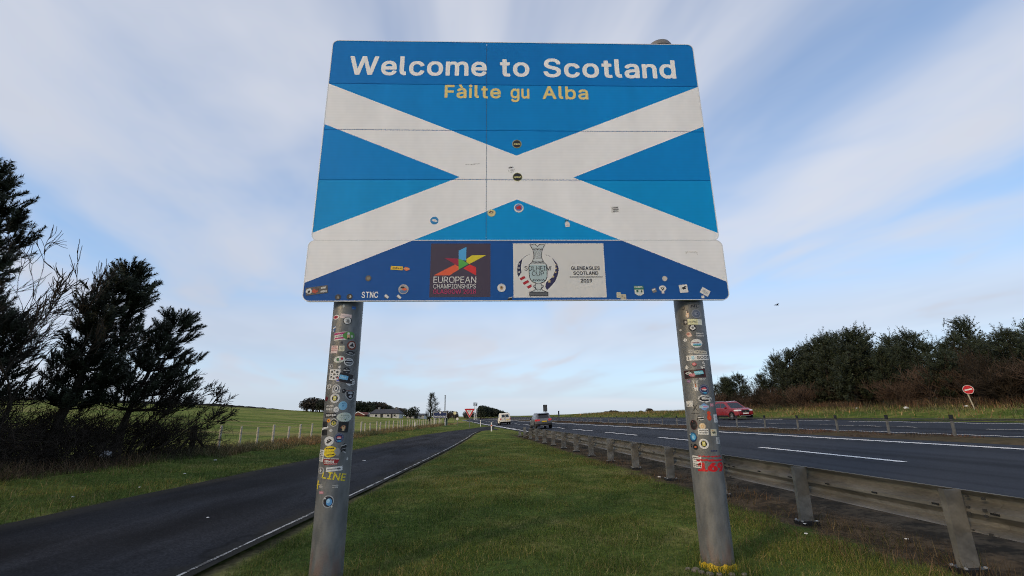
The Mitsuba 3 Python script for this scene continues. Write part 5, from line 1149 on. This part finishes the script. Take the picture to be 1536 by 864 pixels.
def far_tree(name, label, x, y, H, kind, group, widen=1.0, zoff=0.0):
    wd, fo, h0 = FARK[kind]; s_ = H / h0; t = thing(name, label, 'tree', group)
    m = T().translate([float(x), float(y), float(Z(x, y)) + zoff]).rotate([0, 0, 1], float(R.uniform(0, 360))).scale([s_ * widen, s_ * widen, s_])
    for nm, d in (('trunk', wd), ('crown', fo)): scene[f'{t}__{nm}'] = {**d, 'to_world': m}
def at_px_x(ratio, y): return ratio * y
for row, yy in enumerate((236, 243, 251)):
    for k in range(26):
        rr = -0.436 + 0.0080 * (k + 0.35 * row) + R.normal(0, 0.0012); y = yy + R.normal(0, 2)
        prof = 1.0 - 0.38 * sstep(-0.285, -0.235, rr) - 0.25 * sstep(-0.425, -0.436, rr)
        H = (6.6 + R.uniform(-0.7, 0.7)) * prof
        far_tree('distant_tree', 'dark tree in the small wood behind the white cottage', rr * y, y, H, int(R.choice([0, 1, 1, 2])), 'trees of the wood behind the cottage', 1.15)
for (rr, y, H, kd, wd_) in [(-0.213, 196, 4.6, 2, 1.3), (-0.204, 197, 5.0, 0, 1.3), (-0.222, 199, 3.9, 0, 1.3)]:
    far_tree('distant_tree', 'rounded dark evergreen close to the right of the white cottage', rr * y, y, H, kd, 'evergreens beside the cottage', wd_)
# plantation edge beyond the give way sign: tall on the left, lower to the right
for row in range(2):
    for k in range(20):
        f_ = k / 19; rr = -0.068 + 0.054 * f_; y = 196 + 5 * row + R.normal(0, 1.2)
        H = 5.6 - 3.4 * f_ ** 1.2 + R.uniform(-0.25, 0.25)
        far_tree('plantation_tree', 'dark conifer of the plantation edge that slopes down behind the white van', rr * y, y, H, int(R.choice([0, 2])), 'conifers of the sloping plantation edge', 1.1)
for k in range(26):
    rr = -0.160 + 0.094 * R.random(); y = R.uniform(215, 300)
    far_tree('distant_bush', 'brown leafless bush on the bank beyond the road junction', rr * y, y, R.uniform(2.0, 4.4), 3 if R.random() < .7 else 0, 'brown bushes on the far bank', 1.3, 0.0)
for k in range(16):
    rr = 0.19 + 0.10 * R.random(); y = R.uniform(118, 150)
    far_tree('distant_bush', 'low brown bush on the skyline of the far verge', rr * y, y, R.uniform(0.4, 1.0), 3, 'low bushes on the far verge skyline', 2.4)
add_pine('pine_tree', 'lone dark pine standing beside the navy boundary sign', 'pine tree', gz(-16.2, 94), seed=31, H=5.6, lean=(0.1, 0), crown0=0.12, reach=1.8, TV=TV_FAR, tsize=0.7, limbs=46, wind=(0.25, 0, .05), col=np.array([0.022, 0.028, 0.015]), trunk_r=0.14, dens=1.0, shape='cone')
# dark hedge along the crest of the hill
hy_ = np.arange(90, 420, 1.5); mbh = MB(); V = []
for y in hy_:
    x = -160 - 0.01 * y; z = float(Z(x, y)); n1 = meshkit.fbm(np.array([[y * .22, 1, 0]]), 3, 3)[0]; h = 0.55 + 0.9 * n1
    V += [(x - .7, y, z - .4), (x - .5, y, z + h * .8), (x, y + .3, z + h), (x + .5, y, z + h * .75), (x + .7, y, z - .4)]
i, j = np.meshgrid(np.arange(len(hy_) - 1), np.arange(4), indexing='ij')
mbh.add(np.array(V), np.stack([i * 5 + j, i * 5 + j + 1, (i + 1) * 5 + j + 1, (i + 1) * 5 + j], -1).reshape(-1, 4))
hk = thing('hedge', 'thin dark hedge running along the skyline of the green hill', 'hedge'); scene[hk] = ply(mbh.get(), 'm_bark', True)
# ------------------------------------------------------------------ vehicles
_DIRS = np.array([[a, b, c] for a in (-1, 0, 1) for b in (-1, 0, 1) for c in (-1, 0, 1) if (a, b, c) != (0, 0, 0)], float)
_DIRS /= np.linalg.norm(_DIRS, axis=1, keepdims=True)
def rhull(pts, r):
    pts = np.asarray(pts, float)
    return m3.Manifold.hull_points((pts[:, None] + _DIRS[None] * r).reshape(-1, 3).astype(np.float32))
def prismY(poly, y0, y1):
    """A side-view (x, z) outline pushed through from y0 to y1."""
    m = m3.Manifold.extrude(m3.CrossSection([np.asarray(poly, np.float32)], m3.FillRule.NonZero), y1 - y0)
    return m.transform(np.array([[1, 0, 0, 0], [0, 0, -1, y1], [0, 1, 0, 0]], np.float32))
def prismX(poly, x0, x1):
    """A front-view (y, z) outline pushed through from x0 to x1."""
    m = m3.Manifold.extrude(m3.CrossSection([np.asarray(poly, np.float32)], m3.FillRule.NonZero), x1 - x0)
    return m.transform(np.array([[0, 0, 1, x0], [1, 0, 0, 0], [0, 1, 0, 0]], np.float32))
def mbox(lo, hi): return m3.Manifold.cube([hi[i] - lo[i] for i in range(3)]).translate(list(lo))
def cylY(r, y0, y1, x, z, n=40): return m3.Manifold.cylinder(y1 - y0, r, r, n).rotate([-90, 0, 0]).translate([x, y0, z])
def sym(pts): return [(x, s_ * y, z) for x, y, z in pts for s_ in (-1, 1)]

def road_frame(u, y, heading):
    x = float(G(y) + u); y = float(y)
    d = 0.5; h = lambda a, b: float(zroad(a - G(b), b))
    g = float(G(y + d) - G(y - d)) / (2 * d)
    f_ = np.array([g, 1.0, 0]) * heading; f_[2] = (h(x + f_[0], y + f_[1]) - h(x - f_[0], y - f_[1])) / 2; f_ /= np.linalg.norm(f_)
    l_ = np.array([-f_[1], f_[0], 0]); l_ /= np.linalg.norm(l_); l_[2] = (h(x + l_[0], y + l_[1]) - h(x - l_[0], y - l_[1])) / 2; l_ /= np.linalg.norm(l_)
    m = np.eye(4); m[:3, 0] = f_; m[:3, 1] = l_; m[:3, 2] = np.cross(f_, l_); m[:3, 3] = (x, y, h(x, y) + 0.014)
    return m

def vehicle(name, label, fr, paint, lower, cabin, lr, cr, wheels, wr, glass, patches, extras, cat):
    t = thing(name, label, cat)
    body = rhull(lower, lr); cab = rhull(cabin, cr)
    hw = max(p[1] for p in lower) + lr
    for wx in wheels:
        body = body - cylY(wr + 0.055, hw - 0.30, hw + 0.2, wx, wr) - cylY(wr + 0.055, -hw - 0.2, -hw + 0.30, wx, wr)
    shell = body + cab
    P = lambda nm, m_, mat, lab=None, par=t, sm=30: part(par, nm, xf(m_, fr), mat, smooth=sm, label=lab)
    bk = P('body', shell, paint)
    bodyB, cabB = rhull(lower, lr + 0.008), rhull(cabin, cr + 0.008)
    for nm, pr, mat in glass:
        P(nm, (cabB ^ pr) - cab, mat)
    for nm, pr, mat in patches:
        P(nm, (bodyB ^ pr) - body, mat)
    for wx in wheels:
        for s_ in (-1, 1):
            a, b = sorted((s_ * (hw - 0.235), s_ * (hw - 0.02)))
            tyre = cylY(wr, a, b, wx, wr) - cylY(wr * 0.68, s_ * (hw - 0.05) - 0.04, s_ * (hw - 0.05) + 0.08, wx, wr)
            wk = P('wheel', tyre, 'm_rubber')
            o = s_ * (hw - 0.075); rim = cylY(wr * 0.67, o - 0.012, o + 0.012, wx, wr)
            for k in range(5):
                a_ = k * 2 * math.pi / 5 + 0.3
                rim = rim - cylY(wr * 0.16, o - 0.05, o + 0.05, wx + wr * 0.42 * math.cos(a_), wr + wr * 0.42 * math.sin(a_), 12)
            P('rim', rim, 'm_alloy', par=wk)
    for nm, m_, mat in extras: P(nm, m_, mat)
    return t
def mirror_pair(x, y, z): return [('mirror', rhull([(x, s_ * y, z), (x - 0.06, s_ * (y + 0.16), z), (x - 0.02, s_ * (y + 0.15), z + 0.10), (x + 0.03, s_ * (y + 0.02), z + 0.09)], 0.025), 'm_trimblack') for s_ in (-1, 1)]

# grey car driving away
low = sym([(-2.10, .70, .42), (-2.14, .72, .80), (-2.02, .78, 1.00), (-1.8, .86, .34), (-1.7, .86, .96), (0, .87, .30), (0, .87, .95), (1.4, .85, .32), (1.35, .80, .93), (2.02, .62, .40), (2.00, .60, .78)])
cab = sym([(-2.02, .74, .98), (1.05, .74, .94), (-1.72, .62, 1.55), (-1.2, .61, 1.60), (-0.1, .60, 1.58), (.25, .59, 1.52)])
side = [(-1.62, 1.06), (.72, 1.04), (.18, 1.47), (-.2, 1.50), (-1.3, 1.50), (-1.55, 1.40)]
dash_marks = lambda x, z, s_: [mbox((x - .006, y0, z - .03), (x + .006, y0 + .05, z + .03)) for y0 in (-.20, -.12, -.04, .06, .14)]
vehicle('car', 'silver grey car with glowing red tail lights driving away, nearest vehicle in the left carriageway', road_frame(4.75, 53.2, 1), 'm_grey_car', low, cab, .05, .05, (-1.32, 1.34), .345,
        [('rear_window', prismX([(-.58, 1.10), (.58, 1.10), (.50, 1.49), (-.50, 1.49)], -2.4, -1.4), 'm_glass'),
         ('side_window', prismY(side, .3, 1.2), 'm_glass'), ('side_window', prismY(side, -1.2, -.3), 'm_glass'),
         ('windscreen', prismX([(-.60, 1.02), (.60, 1.02), (.50, 1.50), (-.50, 1.50)], .3, 1.4), 'm_glass')],
        [('tail_light', mbox((-2.4, .44, .84), (-1.72, 1.1, 1.02)), 'm_redlens'), ('tail_light', mbox((-2.4, -1.1, .84), (-1.72, -.44, 1.02)), 'm_redlens'),
         ('bumper', mbox((-2.5, -1, .2), (-1.75, 1, .56)), 'm_trimblack'), ('sill', mbox((-.92, -1.1, .2), (.92, 1.1, .42)), 'm_trimblack')],
        [('number_plate', mbox((-2.215, -.27, .72), (-2.198, .27, .84)), 'm_yellow'), ('roof_spoiler', rhull([(-1.95, s_ * .52, 1.57) for s_ in (-1, 1)] + [(-1.6, s_ * .58, 1.60) for s_ in (-1, 1)], .018), 'm_grey_car'),
         ('skid_plate', rhull([(-2.12, s_ * .45, .36) for s_ in (-1, 1)] + [(-2.05, s_ * .40, .30) for s_ in (-1, 1)], .02), 'm_alloy'),
         ('roof_rail', rhull([(-1.5, .56, 1.66), (.0, .55, 1.65)], .018), 'm_alloy'), ('roof_rail', rhull([(-1.5, -.56, 1.66), (.0, -.55, 1.65)], .018), 'm_alloy')] + mirror_pair(.62, .82, 1.0), 'car')
# white van further on
low = sym([(-2.05, .80, .45), (-2.08, .80, 1.0), (-1.9, .84, .32), (0, .85, .30), (0, .85, 1.05), (1.3, .84, .32), (1.35, .78, 1.02), (2.05, .60, .42), (2.0, .58, .80)])
cab = sym([(-2.06, .78, 1.0), (-1.98, .72, 1.68), (-1.85, .68, 1.80), (.15, .66, 1.80), (.4, .66, 1.74), (1.25, .74, 1.02)])
sidev = [(.0, 1.1), (.98, 1.08), (.42, 1.60), (.0, 1.62)]
vehicle('van', 'small off-white van with two rear door windows driving away beyond the grey car', road_frame(4.6, 82.0, 1), 'm_cream_van', low, cab, .05, .06, (-1.36, 1.40), .33,
        [('rear_window', prismX([(-.60, 1.16), (-.05, 1.16), (-.05, 1.62), (-.54, 1.62)], -2.4, -1.7), 'm_glass'), ('rear_window', prismX([(.05, 1.16), (.60, 1.16), (.54, 1.62), (.05, 1.62)], -2.4, -1.7), 'm_glass'),
         ('side_window', prismY(sidev, .3, 1.2), 'm_glass'), ('side_window', prismY(sidev, -1.2, -.3), 'm_glass'),
         ('windscreen', prismX([(-.62, 1.1), (.62, 1.1), (.54, 1.66), (-.54, 1.66)], .4, 1.6), 'm_glass')],
        [('tail_light', mbox((-2.4, .70, .78), (-1.95, 1.1, 1.12)), 'm_redlens'), ('tail_light', mbox((-2.4, -1.1, .78), (-1.95, -.70, 1.12)), 'm_redlens'), ('bumper', mbox((-2.5, -1, .2), (-1.8, 1, .48)), 'm_trimblack')],
        [('door_seam', mbox((-2.142, -.012, .52), (-2.130, .012, 1.64)), 'm_trimblack'), ('number_plate', mbox((-2.150, -.62, .70), (-2.132, -.12, .81)), 'm_yellow'),
         ('door_handle', mbox((-2.16, .06, .92), (-2.13, .22, .97)), 'm_trimblack')] + mirror_pair(.85, .82, 1.08), 'van')
# red car coming towards us
low = sym([(-2.02, .66, .45), (-2.02, .70, .92), (-1.6, .86, .34), (-1.6, .84, .96), (0, .87, .30), (0, .86, .94), (1.35, .86, .32), (1.3, .80, .93), (1.95, .70, .40), (2.02, .62, .50), (1.98, .66, .80), (1.85, .62, .86)])
cab = sym([(-1.98, .72, .95), (1.02, .74, .93), (-1.65, .60, 1.46), (-.9, .60, 1.53), (-.1, .59, 1.52), (.2, .58, 1.47)])
sideA, sideB = [(-1.3, 1.04), (-.42, 1.03), (-.42, 1.43), (-1.1, 1.42)], [(-.34, 1.03), (.66, 1.02), (.14, 1.40), (-.34, 1.43)]
fr = road_frame(19.9, 43.4, -1)
vehicle('car', 'bright red car with white number plate coming towards the camera on the far carriageway', fr, 'm_red_car', low, cab, .05, .05, (-1.30, 1.32), .34,
        [('windscreen', prismX([(-.62, 1.00), (.62, 1.00), (.52, 1.45), (-.52, 1.45)], .25, 1.4), 'm_glass'), ('rear_window', prismX([(-.55, 1.05), (.55, 1.05), (.48, 1.42), (-.48, 1.42)], -2.4, -1.4), 'm_glass')] +
        [('side_window', prismY(p, *r), 'm_glass') for p in (sideA, sideB) for r in ((.3, 1.2), (-1.2, -.3))],
        [('headlight', mbox((1.62, .36, .74), (2.4, 1.1, .85)), 'm_clearlens'), ('headlight', mbox((1.62, -1.1, .74), (2.4, -.36, .85)), 'm_clearlens'),
         ('grille', prismX([(-.36, .60), (.36, .60), (.42, .80), (-.42, .80)], 1.8, 2.4), 'm_black'), ('bumper', mbox((1.7, -1, .2), (2.4, 1, .40)), 'm_trimblack'), ('sill', mbox((-.92, -1.1, .2), (.92, 1.1, .40)), 'm_trimblack')],
        [('emblem', cylY(.05, -.01, .01, 0, 0).rotate([0, 0, 90]).translate([2.075, 0, .70]), 'm_chrome'), ('number_plate', mbox((2.066, -.26, .475), (2.082, .26, .585)), 'm_white'),
         ('skid_plate', rhull([(2.0, s_ * .42, .33) for s_ in (-1, 1)] + [(1.95, s_ * .5, .30) for s_ in (-1, 1)], .02), 'm_alloy'),
         ('fog_light', rhull([(2.0, .60, .42), (1.98, .66, .46)], .04), 'm_clearlens'), ('fog_light', rhull([(2.0, -.60, .42), (1.98, -.66, .46)], .04), 'm_clearlens'),
         ('roof_rail', rhull([(-1.4, .54, 1.59), (.0, .54, 1.585)], .020), 'm_alloy'), ('roof_rail', rhull([(-1.4, -.54, 1.59), (.0, -.54, 1.585)], .020), 'm_alloy')] +
        [(a, b, 'm_red_car') for a, b, c_ in mirror_pair(.62, .82, .98)], 'car')

# ------------------------------------------------------------------ small signs and street furniture
def face_frame(x, y, z, yaw=0.0, roll=0.0):
    """Local x right, y up, z towards the camera side."""
    m = np.eye(4); c, s_ = math.cos(yaw), math.sin(yaw)
    X, Zv, Y = np.array([c, s_, 0]), np.array([s_, -c, 0]), np.array([0, 0, 1.0])
    cr, sr = math.cos(roll), math.sin(roll)
    m[:3, 0] = cr * X + sr * Y; m[:3, 1] = -sr * X + cr * Y; m[:3, 2] = Zv; m[:3, 3] = (x, y, z); return m
def pole(parent, name, x, y, z0, z1, r, mat, sides=10, top=None):
    mb = MB(); tx, ty = top or (x, y); mb.tube(np.array([[x, y, z0 - .2], [tx, ty, z1]]), r, sides); return part(parent, name, mb.get(), mat, smooth=40)

t = thing('give_way_sign', 'red and white triangular give way sign on a grey post at the lay-by exit', 'road sign')
x, y = -6.35, 70.0; z0 = float(Z(x, y)); m = face_frame(x, y - .06, 2.25)
tri = lambda s_: Polygon([(-.66 * s_, .38 * s_), (.66 * s_, .38 * s_), (0, -.76 * s_)])
pole(t, 'post', x, y, z0, 2.62, .045, 'm_galv')
part(t, 'board', xf(extrude(tri(1.0).buffer(.05), -.006, 0), m), 'm_red'); part(t, 'rim', xf(extrude(tri(1.0).buffer(.075).difference(tri(1).buffer(.05)), -.006, 0.001), m), 'm_white')
part(t, 'panel', xf(extrude(tri(.66), .0005, .002), m), 'm_white')
part(t, 'lettering', xf(extrude(unary_union([text('GIVE', .11, -.19, .09, .38, True), text('WAY', .11, -.15, -.06, .30, True)]), .0025, .004), m), 'm_black', label='black words GIVE WAY')

t = thing('no_entry_sign', 'round red no entry sign with a white bar on a leaning post by the wood', 'road sign')
x, y = 27.75, 29.0; z0 = float(Z(x, y)); top = (27.46, 28.95)
pole(t, 'post', x, y, z0, 2.72, .035, 'm_wood', top=top)
m = face_frame(27.50, 28.86, 2.84, -0.45, 0.22)
disc = Point(0, 0).buffer(.245, quad_segs=12)
part(t, 'board', xf(extrude(disc, -.008, 0), m), 'm_red'); part(t, 'rim', xf(extrude(disc.buffer(.018).difference(disc), -.008, .001), m), 'm_white')
part(t, 'bar', xf(extrude(sbox(-.185, -.042, .185, .042), .0005, .002), m), 'm_white')

t = thing('boundary_sign', 'navy blue boundary sign with a domed crest on two white posts', 'road sign')
x, y = -12.15, 80.0; z0 = float(Z(x, y)); m = face_frame(x, y, 1.45)
bd = unary_union([sbox(-1.10, 0.0, 1.10, .78), Polygon([(-.55, .78), (-.42, .90), (-.25, 1.04), (0, 1.10), (.25, 1.04), (.42, .90), (.55, .78)])])
part(t, 'board', xf(extrude(bd, -.03, 0), m), 'm_navy'); part(t, 'rim', xf(extrude(bd.buffer(.04).difference(bd), -.03, .003), m), 'm_white')
part(t, 'crest', xf(extrude(unary_union([Point(0, .84).buffer(.16), Polygon([(-.1, .9), (.1, .9), (0, .6)])]), .0005, .003), m), 'm_white')
part(t, 'lettering', xf(extrude(text('Scottish Borders', .20, -1.0, .14, 2.0, True), .0005, .003), m), 'm_white', label='white words on the navy board')
for s_ in (-.85, .85): pole(t, 'post', x + s_, y + .08, z0, 1.6, .06, 'm_white')

t = thing('roadside_cabinet', 'dark green cabinet on the grass beside the navy boundary sign', 'cabinet')
x, y = -11.35, 81.0; z0 = float(Z(x, y)); m = face_frame(x, y, z0 - .05)
part(t, 'box', xf(extrude(sbox(-.28, 0, .28, 1.42).buffer(-.03).buffer(.03), -.4, 0), m), 'm_darkgreen'); part(t, 'door', xf(extrude(sbox(-.23, .12, .23, 1.3), .0005, .012), m), 'm_darkgreen'); part(t, 'lid', xf(extrude(sbox(-.31, 1.40, .31, 1.46), -.43, .03), m), 'm_darkgreen')
t = thing('mast_pole', 'tall thin grey pole rising behind the navy boundary sign', 'pole'); x, y = -11.75, 82.6
pole(t, 'shaft', x, y, float(Z(x, y)), 5.15, .085, 'm_galv'); pole(t, 'cap', x, y, 5.35, 5.22, .10, 'm_darksteel')

def small_post(name, label, cat, x, y, h, w, mats, group=None):
    t = thing(name, label, cat, group); z0 = float(Z(x, y)); m = face_frame(x, y, z0)
    pr = sbox(-w / 2, -.2, w / 2, h).buffer(-.01).buffer(.01)
    part(t, 'post', xf(extrude(pr, -w * .35, 0), m), 'm_white')
    for nm, lo, hi, mat in mats: part(t, nm, xf(extrude(sbox(-w / 2 - .012, lo, w / 2 + .012, hi), -w * .35 - .01, .010), m), mat)
    return t
small_post('marker_post', 'white marker post standing alone on the verge right of the give way sign', 'marker post', -5.45, 80.0, 1.0, .14, [('band', .80, .84, 'm_darksteel')])
small_post('marker_post', 'white marker post with a red reflector on the tip of the grass island', 'marker post', -2.42, 53.2, .93, .13, [('reflector', .55, .66, 'm_lampred')])
small_post('marker_post', 'short white marker post in the dead grass below the post fence', 'marker post', -12.6, 62.0, .75, .11, [('band', .60, .64, 'm_darksteel')])
t = thing('round_sign', 'small white round sign on a short post left of the give way sign', 'road sign'); x, y = -9.75, 84.0; z0 = float(Z(x, y)); pole(t, 'post', x, y, z0, 1.2, .03, 'm_galv')
m = face_frame(x, y - .05, 1.22); part(t, 'board', xf(extrude(Point(0, 0).buffer(.22), -.01, 0), m), 'm_white')
t = thing('round_sign', 'small pale yellow sign on a pole among the far brown bushes', 'road sign'); x, y = -14.2, 117.0; z0 = float(Z(x, y)); pole(t, 'post', x, y, z0, 2.2, .04, 'm_galv')
m = face_frame(x, y - .06, 2.45); part(t, 'board', xf(extrude(Point(0, 0).buffer(.36), -.01, 0), m), 'm_paleyellow')
t = thing('sign_back', 'dark back of a rectangular road sign standing above the grey car', 'road sign'); x, y = 5.35, 81.0; z0 = float(zroad(x - G(y), y)); pole(t, 'post', x, y + .05, z0, 3.3, .05, 'm_darksteel')
m = face_frame(x, y, 2.25); part(t, 'board', xf(extrude(sbox(-.34, 0, .34, 1.12).buffer(-.04).buffer(.04), -.02, 0), m), 'm_backgrey')
for v in (.25, .85): part(t, 'rail', xf(extrude(sbox(-.30, v - .03, .30, v + .03), .001, .03), m), 'm_darksteel')
t = thing('sign_back', 'narrow dark sign seen nearly edge-on right of the grey car', 'road sign'); x, y = 6.95, 74.0; z0 = float(zroad(x - G(y), y)); pole(t, 'post', x, y + .05, z0, 2.3, .04, 'm_darksteel')
m = face_frame(x, y, 1.45, 1.15); part(t, 'board', xf(extrude(sbox(-.30, 0, .30, .85), -.015, 0), m), 'm_backgrey')

t = thing('lattice_mast', 'pale lattice mast with dark antennas standing in front of the plantation edge', 'mast'); x, y = -14.9, 188.0; z0 = float(Z(x, y))
for a in range(3):
    mb = MB(); p = lambda h, a_=a: np.array([x + (.75 - .07 * h) * math.cos(a_ * 2.094), y + (.75 - .07 * h) * math.sin(a_ * 2.094), z0 + h])
    mb.tube(np.array([p(0), p(6.0)]), .07, 5); part(t, 'leg', mb.get(), 'm_white')
mb = MB()
for k in range(8):
    for a in range(3):
        q = lambda h, b: np.array([x + (.75 - .07 * h) * math.cos(b * 2.094), y + (.75 - .07 * h) * math.sin(b * 2.094), z0 + h])
        mb.tube(np.array([q(.75 * k, a), q(.75 * (k + 1), a + 1)]), .035, 4, cap=False)
part(t, 'bracing', mb.get(), 'm_white')
for a in range(3):
    mb = MB(); xx, yy = x + .65 * math.cos(a * 2.094 + .5), y + .65 * math.sin(a * 2.094 + .5); mb.box((xx - .16, yy - .12, z0 + 5.3), (xx + .16, yy + .12, z0 + 6.6)); part(t, 'antenna', mb.get(), 'm_darksteel')
for k, (px, py, h) in enumerate([(-139.0, 231.0, 3.6)]):
    t = thing('telegraph_pole', 'tiny telegraph pole on the skyline of the green hill', 'telegraph pole'); pole(t, 'shaft', px, py, float(Z(px, py)), float(Z(px, py)) + h, .13, 'm_bark', 6)
    mb = MB(); mb.box((px - .6, py - .06, float(Z(px, py)) + h - .5), (px + .6, py + .06, float(Z(px, py)) + h - .36)); part(t, 'crossarm', mb.get(), 'm_bark')

# ------------------------------------------------------------------ cottage, barn, long white building
def house(name, label, x0, x1, y0, y1, wall_h, ridge, wmat, rmat, hip=0.0, windows=(), doors=(), chimneys=(), zb=None, gable=False):
    t = thing(name, label, 'house'); z0 = float(Z((x0 + x1) / 2, y0)) - .1 if zb is None else zb; ym = (y0 + y1) / 2
    mb = MB(); mb.box((x0, y0, z0 - 1), (x1, y1, z0 + wall_h)); part(t, 'wall', mb.get(), wmat)
    e = .3; a, b, c_, d = (x0 - e, y0 - e), (x1 + e, y0 - e), (x1 + e, y1 + e), (x0 - e, y1 + e)
    zw = z0 + wall_h
    if gable:
        xm = (x0 + x1) / 2; v = [(*a, zw), (*b, zw), (*c_, zw), (*d, zw), (xm, y0 - e, z0 + ridge), (xm, y1 + e, z0 + ridge)]; f = [[0, 4, 5], [0, 5, 3], [1, 2, 5], [1, 5, 4], [0, 1, 4], [3, 5, 2]]
    else:
        v = [(*a, zw), (*b, zw), (*c_, zw), (*d, zw), (x0 - e + hip, ym, z0 + ridge), (x1 + e - hip, ym, z0 + ridge)]; f = [[0, 1, 5], [0, 5, 4], [2, 3, 4], [2, 4, 5], [1, 2, 5], [3, 0, 4]]
    v = np.array(v); v[:, 2] += .004; mb = MB(); mb.add(np.vstack([v, v - [0, 0, .12]]), f + [[q + 6 for q in p[::-1]] for p in f]); rk = part(t, 'roof', mb.get(), rmat)
    for cx in chimneys:
        mb = MB(); mb.box((cx - .35, ym - .4, z0 + ridge - .8), (cx + .35, ym + .4, z0 + ridge + .75)); ck = part(rk, 'chimney', mb.get(), 'm_lead')
    for (a_, b_, s0, s1) in windows:
        mb = MB(); mb.box((a_, y0 - .06, z0 + s0), (b_, y0 - .002, z0 + s1)); wk = part(t, 'window', mb.get(), 'm_white')
        mb = MB(); mb.box((a_ + .08, y0 - .09, z0 + s0 + .08), (b_ - .08, y0 - .061, z0 + s1 - .08)); part(wk, 'pane', mb.get(), 'm_glass')
    for (a_, b_, s1) in doors:
        mb = MB(); mb.box((a_, y0 - .07, z0), (b_, y0 - .002, z0 + s1)); part(t, 'door', mb.get(), 'm_trimblack')
    return t
house('cottage', 'white cottage with a grey slate roof and two chimneys across the field', -56.6, -45.0, 190, 197, 1.75, 3.5, 'm_render', 'm_roof', hip=1.6, windows=[(-54.6, -53.5, .5, 1.5), (-49.8, -48.8, .5, 1.5), (-47.3, -46.2, .5, 1.5)], doors=[(-52.4, -51.4, 1.6), (-48.3, -47.6, 1.6)], chimneys=(-54.0, -47.0), zb=1.35)
house('barn', 'low red brick barn with a white edged gable left of the white cottage', -62.6, -58.2, 188, 198, 1.1, 2.25, 'm_redbrick', 'm_redbrick', gable=True, doors=[(-61.2, -59.9, 1.0)], zb=1.55)
xm = -60.4; m = face_frame(xm, 187.6, 1.55)
part('barn', 'bargeboard', xf(extrude(unary_union([LineString([(-2.5, 1.1), (0, 2.3), (2.5, 1.1)]).buffer(.12, cap_style=2)]), 0, .05), m), 'm_white')
house('shed', 'low dark shed joined between the red barn and the white cottage', -58.2, -56.7, 191, 196, 1.0, 1.6, 'm_lead', 'm_roof', zb=1.4)
house('long_building', 'long low white building with a grey roof right of the cottage', -45.2, -37.6, 203, 210, 1.45, 2.1, 'm_render', 'm_roof', hip=0.0, doors=[(-41.2, -40.2, 1.4)], windows=[(-44.3, -43.2, .5, 1.1), (-39.4, -38.6, .5, 1.1)], zb=.95)

# ------------------------------------------------------------------ bird and litter
t = thing('bird', 'small dark bird flying in the sky right of the sign', 'bird'); c = np.array([23.3, 40.0, 10.75])
mb = MB(); mb.tube(c + np.array([[-.16, 0, .0], [-.08, 0, .02], [.02, 0, .03], [.12, 0, .01], [.17, 0, .0]]), [.01, .045, .05, .03, .005], 8); part(t, 'body', mb.get(), 'm_black', smooth=True)
for s_ in (-1, 1):
    v = np.array([[.06, 0, .03], [-.05, 0, .03], [.05, .22 * s_, .12], [-.04, .2 * s_, .11], [-.02, .42 * s_, .06], [-.06, .40 * s_, .055]]) + c
    v = np.vstack([v, v - [0, 0, .008]]); f = [[0, 1, 3], [0, 3, 2], [2, 3, 5], [2, 5, 4]]; mb = MB(); mb.add(v, f + [[q + 6 for q in p[::-1]] for p in f]); part(t, 'wing', mb.get(), 'm_black')
def scrap(name, label, p, r, seed, flat=.5, group=None):
    t = thing(name, label, 'litter', group); m = trimesh.creation.icosphere(2, 1.0); v = np.array(m.vertices)
    v *= (0.45 + 1.0 * meshkit.fbm(v * 2.2 + seed, 3, seed))[:, None] * np.array([1.2, .8, flat]) * r
    scene[t] = ply((v + p, np.array(m.faces)), 'm_litter', False)
scrap('plastic_bag', 'torn white plastic bag caught low in the hedge shrubs', gz(-13.25, 16.0, .35), .16, 3, .7)
Rl = np.random.default_rng(99)
for k, (x, y, r) in enumerate([(-9.3, 10.6, .025), (-8.9, 11.9, .02), (-9.6, 14.5, .03), (-11.0, 18.2, .045)]):
    scrap('scrap_paper', 'small white scrap of litter on the grass left of the lay-by', gz(x, y, .03), r, k + 5, .5, 'litter on the left verge')
for k, (x, y, r) in enumerate([(-5.6, 18.5, .05), (-5.0, 8.3, .022)]):
    scrap('scrap_paper', 'small white scrap of litter lying on the lay-by asphalt', np.array([x, y, .06]), r, k + 25, .3, 'litter on the lay-by')
for k, (x, y, r) in enumerate([(3.9, 6.9, .022), (4.3, 7.6, .018), (3.75, 12.9, .035), (5.0, 6.6, .02)]):
    scrap('scrap_paper', 'small pale scrap of litter along the foot of the crash barrier', gz(x, y, .03), r, k + 45, .4, 'litter under the crash barrier')
for k, (u, y, r) in enumerate([(26.6, 34.0, .14), (27.2, 30.6, .09), (27.4, 39.0, .08)]):
    scrap('plastic_sheet', 'scrap of white plastic blown onto the far verge below the pines', gz(G(y) + u, y, .12), r, k + 65, .7, 'white plastic on the far verge')
